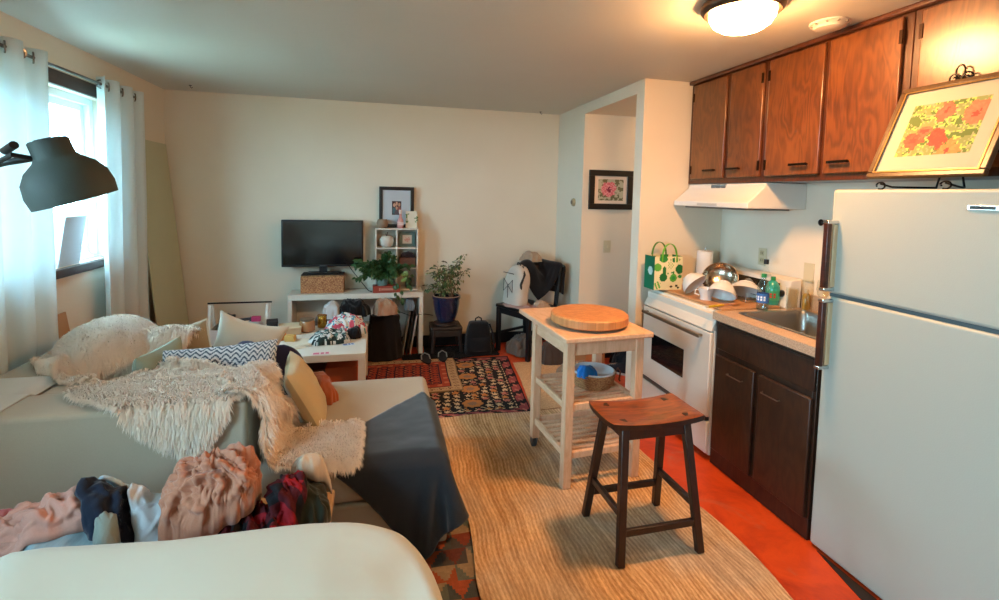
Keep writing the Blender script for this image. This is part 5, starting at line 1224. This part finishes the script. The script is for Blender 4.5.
g=G(); g.lathe([(.0001,0),(.105,0),(.120,.03),(.128,.075),(.134,.08),(.128,.086),(.120,.078),(.112,.03),(.0001,.01)],seg=44,cap=False); g.build('basket_body',wicker('#7d4a25','#c08f5c',110),bs)
g=G(); g.lathe([(.126,.084),(.118,.092),(.10,.072),(.05,.062),(.0001,.064)],seg=40,cap=False); g.build('cloth_liner',fabric('#cfd0cf',.05),bs)
g=G(); g.tube([(.128,0,.05),(.16,.0,.085),(.175,.0,.06),(.168,0,.015),(.175,0,.006)],.005,7); g.build('handle',mat('#5a3220',.7),bs)
P=heap(0,0,.06,.045,.2,lambda x,y:.0,.055,5,30,freq=14); g=G(); g.grid(P); g.grid(P*np.array([1,1,.03]),flip=True); tag(g.build('blue_cloth',fabric('#1f74c4',.2),loc=(1.165,2.55,.5440),smooth=80),'bright blue cloth bunched in the round basket','cloth')
# ============================================================ STOOL
stl=thing('saddle_stool','dark brown wooden saddle seat stool standing on the jute rug','stool',(1.180,1.950,.0225),.015)
m_sw=NT('stool_wood'); v=m_sw.coord((5,30,5)); gr=m_sw.noise(v,1.6,5,.6,.8); m_sw.col(m_sw.ramp(gr,[(.3,'#56240c'),(.7,'#984a1a')])); m_sw.set(Roughness=.28); m_sw.b.inputs['Coat Weight'].default_value=.4; m_sw.bump(gr,.06,.002)
m_sl=wood('#1f100a','#3a1d10',(12,12,2),.35)
P=[];n=22;m_=12;Wt,Dp=.455,.255; top=[];bot=[]
for i in range(n+1):
    rt_=[];rb=[]
    for j in range(m_+1):
        u=2*i/n-1; v=2*j/m_-1; x=u*Wt/2*(1-.035*abs(v)**4); y=v*Dp/2*(1-.03*abs(u)**6); z=.569+.016*u*u-.006*(1-v*v); e=max(abs(u)**14,abs(v)**14)
        rt_.append((x,y,z+.012-.005*e)); rb.append((x*.985,y*.985,z-.022+.004*e))
    top.append(rt_);bot.append(rb)
T_=np.array(top);B_=np.array(bot); g=G(); g.grid(T_); g.mi=1; g.grid(B_,flip=True)
for A,Bq in ((B_[0],T_[0]),(T_[-1],B_[-1]),(T_[:,0],B_[:,0]),(B_[:,-1],T_[:,-1])): g.grid(np.stack([A,Bq]))
se=g.build('seat',[m_sw.m,m_sl],stl,smooth=45)
for sx in (-1,1):
    for sy in (-1,1):
        g=G(); g.box(-.014,.014,-.014,.014,0,.003); g.build('tenon_plug',mat('#241008',.4),se,loc=(sx*.155,sy*.085,.585-.002))
        g=G(); g.bar((sx*.192,sy*.172,.0),(sx*.150,sy*.088,.553),.034,.030,.036,.032); g.build('leg',m_sl,stl,bevel=.004)
def lp(sx,sy,z): t=z/.553; return (sx*(.192-.042*t),sy*(.172-.084*t),z)
for sy,z in ((-1,.13),(1,.13)): g=G(); g.bar(Vector(lp(-1,sy,z))+Vector((.017,0,0)),Vector(lp(1,sy,z))-Vector((.017,0,0)),.020,.030); g.build('stretcher',m_sl,stl,bevel=.003)
for sx,z in ((-1,.20),(1,.20)): g=G(); g.bar(Vector(lp(sx,-1,z))+Vector((0,.015,0)),Vector(lp(sx,1,z))-Vector((0,.015,0)),.020,.030); g.build('stretcher',m_sl,stl,bevel=.003)
for sy in (-1,1): g=G(); g.box(-.135,.135,sy*.095-.008,sy*.095+.008,.505,.549); g.build_each('apron',m_sl,stl)
for sx in (-1,1): g=G(); g.box(sx*.150-.008,sx*.150+.008,-.07,.07,.505,.549); g.build_each('apron',m_sl,stl)
# ============================================================ KITCHEN SMALL THINGS
SZ=.9205
def bowl(name,label,cat,r,h,m,loc,rot=(0,0,0),foot=.45,th=.004,handle=None,axis=None):
    if axis is not None:
        q=Vector(axis).to_track_quat('Z','Y'); rot=tuple(q.to_euler()); low=min((q@Vector((a*math.cos(t),a*math.sin(t),zz))).z for a,zz in ((r,h),(r*foot,0),(r*.92,h*.65)) for t in np.linspace(0,2*PI,40)); loc=(loc[0],loc[1],SZ+.001-low)
    pr_=[(r*foot,0),(r*foot,.006),(r*.72,h*.30),(r*.92,h*.65),(r,h),(r-th,h),(r*.92-th,h*.66),(r*.70,h*.34),(r*foot*.7,.012),(.0001,.010)]
    g=G(); g.lathe(pr_,seg=40,cap=False); g.lathe([(.0001,0),(r*foot,0)],seg=40,cap=False)
    if handle is None: return tag(g.build(name,m,loc=loc,rot=rot,smooth=50),label,cat)
    o=thing(name,label,cat,loc); o.rotation_euler=rot; g.build('cup_body',m,o,smooth=50); g=G(); g.tube([(r*.9,0,h*.8),(r*1.35,0,h*.8),(r*1.4,0,h*.45),(r*.85,0,h*.35)],.005,8); g.build('handle',m,o); return o
m_cer=mat('#d4d0cb',.2,spec=.6)
bowl('mixing_bowl','white bowl lying on its side in front of the green produce bag','bowl',.088,.075,m_cer,(2.04,2.91,0),axis=(.25,-.55,-.50))
bowl('steel_bowl','large steel bowl leaning upright behind the white bowls','bowl',.118,.075,mat('#b5a595',.2,1,var=.2,vs=20),(2.32,2.93,0),axis=(-.5,-.45,.42))
bowl('white_mug','white mug standing between the white bowls','mug',.048,.075,m_cer,(2.05,2.725,SZ),(0,0,2.6),foot=.75,handle=1)
bowl('serving_bowl','white bowl turned upside down beside the mug','bowl',.085,.085,m_cer,(2.13,2.66,0),axis=(-.42,-.30,-.8))
bowl('white_dish','white dish turned upside down in front of the stove backguard','dish',.10,.06,m_cer,(2.33,2.70,0),axis=(-.35,-.3,-.8),foot=.5)
dr_=thing('dish_rack','low wire dish rack behind the bowls on the stove board','dish rack',(2.31,2.80,SZ))
g=G()
for q in range(9): g.tube([(-.07,-.20+q*.05,.006),(.07,-.20+q*.05,.006)],.002,5)
g.tube([(-.07,-.21,.006),(.07,-.21,.006),(.07,.21,.006),(-.07,.21,.006)],.003,5,closed=True); g.build('rack_base',m_chr,dr_)
g=G()
g.tube([(-.075,-.21,.03),(.075,-.21,.03),(.075,.21,.03),(-.075,.21,.03)],.003,5,closed=True)
for x,y in ((-.075,-.21),(.075,-.21),(.075,.21),(-.075,.21)): g.tube([(x,y,.004),(x,y,.03)],.003,5)
g.build('rack_rail',m_chr,dr_)
sp=thing('spatula','yellow handled spatula lying at the front edge of the counter','spatula',(1.985,2.515,SZ+.002),.25)
g=G(); g.bar((-.10,0,.008),(.04,0,.008),.014,.012); g.build('handle',mat('#c9a81f',.4),sp,bevel=.003)
g=G(); g.bar((.04,0,.008),(.10,0,.006),.006,.004); g.box(.10,.17,-.02,.02,.004,.008); g.build('blade',mat('#b5793f',.4),sp)
g=G(); g.bar((-.125,0,.008),(-.10,0,.008),.015,.013); g.build('handle_tip',mat('#e2dccb',.4),sp)
# paper towel
pt=thing('paper_towel_roll','white paper towel roll on a steel holder in the stove corner','paper towels',(2.335,3.14,SZ))
g=G(); g.lathe([(.07,0),(.07,.01),(0,.01)],seg=28); g.cyl((0,0,.01),(0,0,.29),.006); g.build('holder',m_chr,pt)
g=G(); g.lathe([(.055,.012),(.055,.262),(.02,.262),(.02,.255)],seg=36); g.build('towel_roll',mat('#dcd8d2',.9,bump=.2,bs=120),pt)
# produce tote
bg2=thing('produce_tote','green and cream reusable tote printed with vegetables standing on the stove','tote bag',(1.99,3.115,SZ),0)
uL=Vector((1.0,.02,0)).normalized()
def veg(u,v):
    c=lin('#ddd3a8'); G1=lin('#1d6b35');G2=lin('#57a33c');G3=lin('#2f8a3f')
    def e(cu,cv,a,b): return ((u-cu)/a)**2+((v-cv)/b)**2<1
    if e(.30,.38,.13,.13) or e(.33,.58,.065,.13): return G1
    if e(.66,.36,.13,.12): return G2 if not e(.66,.36,.07,.06) else G3
    if e(.10,.68,.13,.12): return G2
    if e(.88,.62,.15,.14): return G1
    if e(.30,.93,.15,.10): return G3
    if abs(u-.66)<.03 and .48<v<.56: return G1
    if e(.12,.14,.12,.12) and math.sin(u*60+v*30)>-.2: return G2
    if e(.72,.90,.18,.07) and math.sin(u*50)>-.4: return G1
    if e(.60,.10,.05,.03) or e(.8,.12,.05,.04) or e(.86,.06,.05,.03): return lin('#3b3a22')
    if e(.55,.74,.11,.12) and math.sin(u*70)*math.sin(v*70)>.3: return G2
    if e(.45,.50,.03,.02) or e(.62,.52,.06,.02) or e(.9,.40,.08,.05): return G3
    return c
def face(o_,ux,w,h,fn,nx,ny,nrm,name,bulge=.01):
    P=np.zeros((nx+1,ny+1,3))
    for i in range(nx+1):
        for j in range(ny+1):
            u=i/nx;v=j/ny; p=np.array(o_)+np.array(ux)*u*w+np.array((0,0,1))*v*h+np.array(nrm)*bulge*math.sin(PI*u)*math.sin(PI*v); P[i,j]=p
    g=G(); g.grid(P,fn); return g.build(name,attr_mat(.6,.1,200),bg2,smooth=0,solid=.002)
h_=.235; y0_,y1_=-.06,.07; x0_,x1_=-.115,.105
face((x0_,y0_,0),(1,0,0),x1_-x0_,h_,veg,44,46,(0,-1,0),'front_panel')
face((x1_,y1_,0),(-1,0,0),x1_-x0_,h_,veg,20,20,(0,1,0),'back_panel')
gr_=lambda u,v: lin('#b9d9d3') if math.hypot((u-.5)*.55,(v-.55)*1)<.13 else lin('#0f6a4a')
face((x0_,y1_,0),(0,-1,0),y1_-y0_,h_,gr_,24,40,(-1,0,0),'side_gusset',-.01)
face((x1_,y0_,0),(0,1,0),y1_-y0_,h_,lambda u,v: lin('#0f6a4a'),6,8,(1,0,0),'side_gusset',-.01)
g=G(); g.box(x0_,x1_,y0_,y1_,0,.003); g.build('bottom_panel',mat('#0f6a4a',.6),bg2)
for yy,c in ((y0_-.002,'#6fae2c'),(y1_+.002,'#4c7d24')):
    pts=[(-.06+.115*(.5-.5*math.cos(t)),yy,h_-.04+.13*math.sin(t)**.7 if 0<t<PI else h_-.04) for t in np.linspace(0,PI,16)]
    g=G()
    for a,b in zip(pts[:-1],pts[1:]): g.bar(a,b,.004,.018,up=(0,1,0))
    g.build('handle',mat(c,.6),bg2)
# bottles and glasses
def bottle(name,label,loc,prof,m,cap=None,lab=None,cat='bottle'):
    o=thing(name,label,cat,loc); g=G(); g.lathe(prof,seg=28); g.build('bottle_body',m,o,smooth=50)
    if cap: g=G(); r,z0,z1,c=cap; g.lathe([(r,z0),(r,z1),(0,z1)],seg=20); g.build('cap',mat(c,.4),o)
    if lab:
        r,z0,z1,c,c2=lab; g=G(); g.lathe([(r,z0),(r,z1)],seg=28,cap=False); l=g.build('bottle_label',mat(c,.5),o)
        g=G(); 
        for a0 in (2.6,3.1,3.6,4.1): 
            for z in (z0+(z1-z0)*.35,z0+(z1-z0)*.62):
                p=[(math.cos(a0+t)*(r+.0012),math.sin(a0+t)*(r+.0012)) for t in (0,.1,.2,.3)]
                for a,b in zip(p[:-1],p[1:]): g.add([(a[0],a[1],z-.006),(b[0],b[1],z-.006),(b[0],b[1],z+.006),(a[0],a[1],z+.006)],[(0,1,2,3)])
        g.build('label_print',mat(c2,.5),l)
    return o
CZ=.9105
bottle('water_bottle','clear plastic water bottle with green cap and blue label by the sink',(2.22,2.435,CZ+.0045),[(.030,0),(.033,.01),(.033,.13),(.028,.155),(.013,.185),(.012,.20),(0,.20)],glass('#e4f0f2',.6),(.015,.195,.215,'#1f8a4c'),(.0335,.045,.10,'#2a62a8','#dfe6ee'))
bottle('dish_soap','teal green dish soap bottle with a red spot on its label',(2.385,2.54,SZ),[(.036,0),(.040,.02),(.040,.11),(.025,.14),(.012,.15),(0,.15)],mat('#2f9a88',.2,spec=.7),(.014,.15,.172,'#1c7f3f'),(.0405,.03,.09,'#3aa37f','#b8433f'))
bottle('tall_clear_bottle','tall clear bottle with a black cap standing behind the dish soap',(2.395,2.615,SZ),[(.030,0),(.032,.01),(.032,.17),(.014,.21),(.012,.24),(0,.24)],glass('#fbfefd',.85),(.015,.24,.27,'#141312'))
gl=glass('#fdfffe',.85)
def tumbler(label,loc,r,h,cat='glass',name='drinking_glass',stem=False):
    g=G()
    if stem: g.lathe([(r,0),(r*.9,.003),(.004,.008),(.004,h*.4),(r*.8,h*.55),(r,h*.75),(r*.85,h),(r*.83,h),(r*.95,h*.75),(r*.75,h*.57),(.0001,h*.44)],seg=26,cap=False)
    else: g.lathe([(.0001,0),(r*.8,0),(r,h),(r-.003,h),(r*.78,.008),(.0001,.008)],seg=26,cap=False)
    return tag(g.build(name,gl,loc=loc,smooth=50),label,cat)
tumbler('clear tumbler on the counter beside the dish soap, nearest the stove',(2.43,2.435,CZ+.0),.034,.13)
tumbler('tall clear glass behind the sink, in the middle of the row of glasses',(2.465,2.36,CZ),.032,.19)
tumbler('stemmed clear wine glass behind the sink',(2.495,2.285,CZ+.0),.035,.20,stem=True,name='wine_glass')
tumbler('short clear tumbler behind the sink, just before the refrigerator handle',(2.50,2.20,CZ),.034,.11)
tumbler('clear tumbler at the sink edge, in front of the other glasses',(2.485,2.11,CZ),.033,.12)
bottle('amber_bottle','small amber bottle among the clear glasses behind the sink',(2.52,2.42,CZ),[(.02,0),(.022,.01),(.022,.08),(.01,.10),(0,.10)],mat('#a88a3a',.2,spec=.7),(.012,.10,.12,'#dcd3c0'))
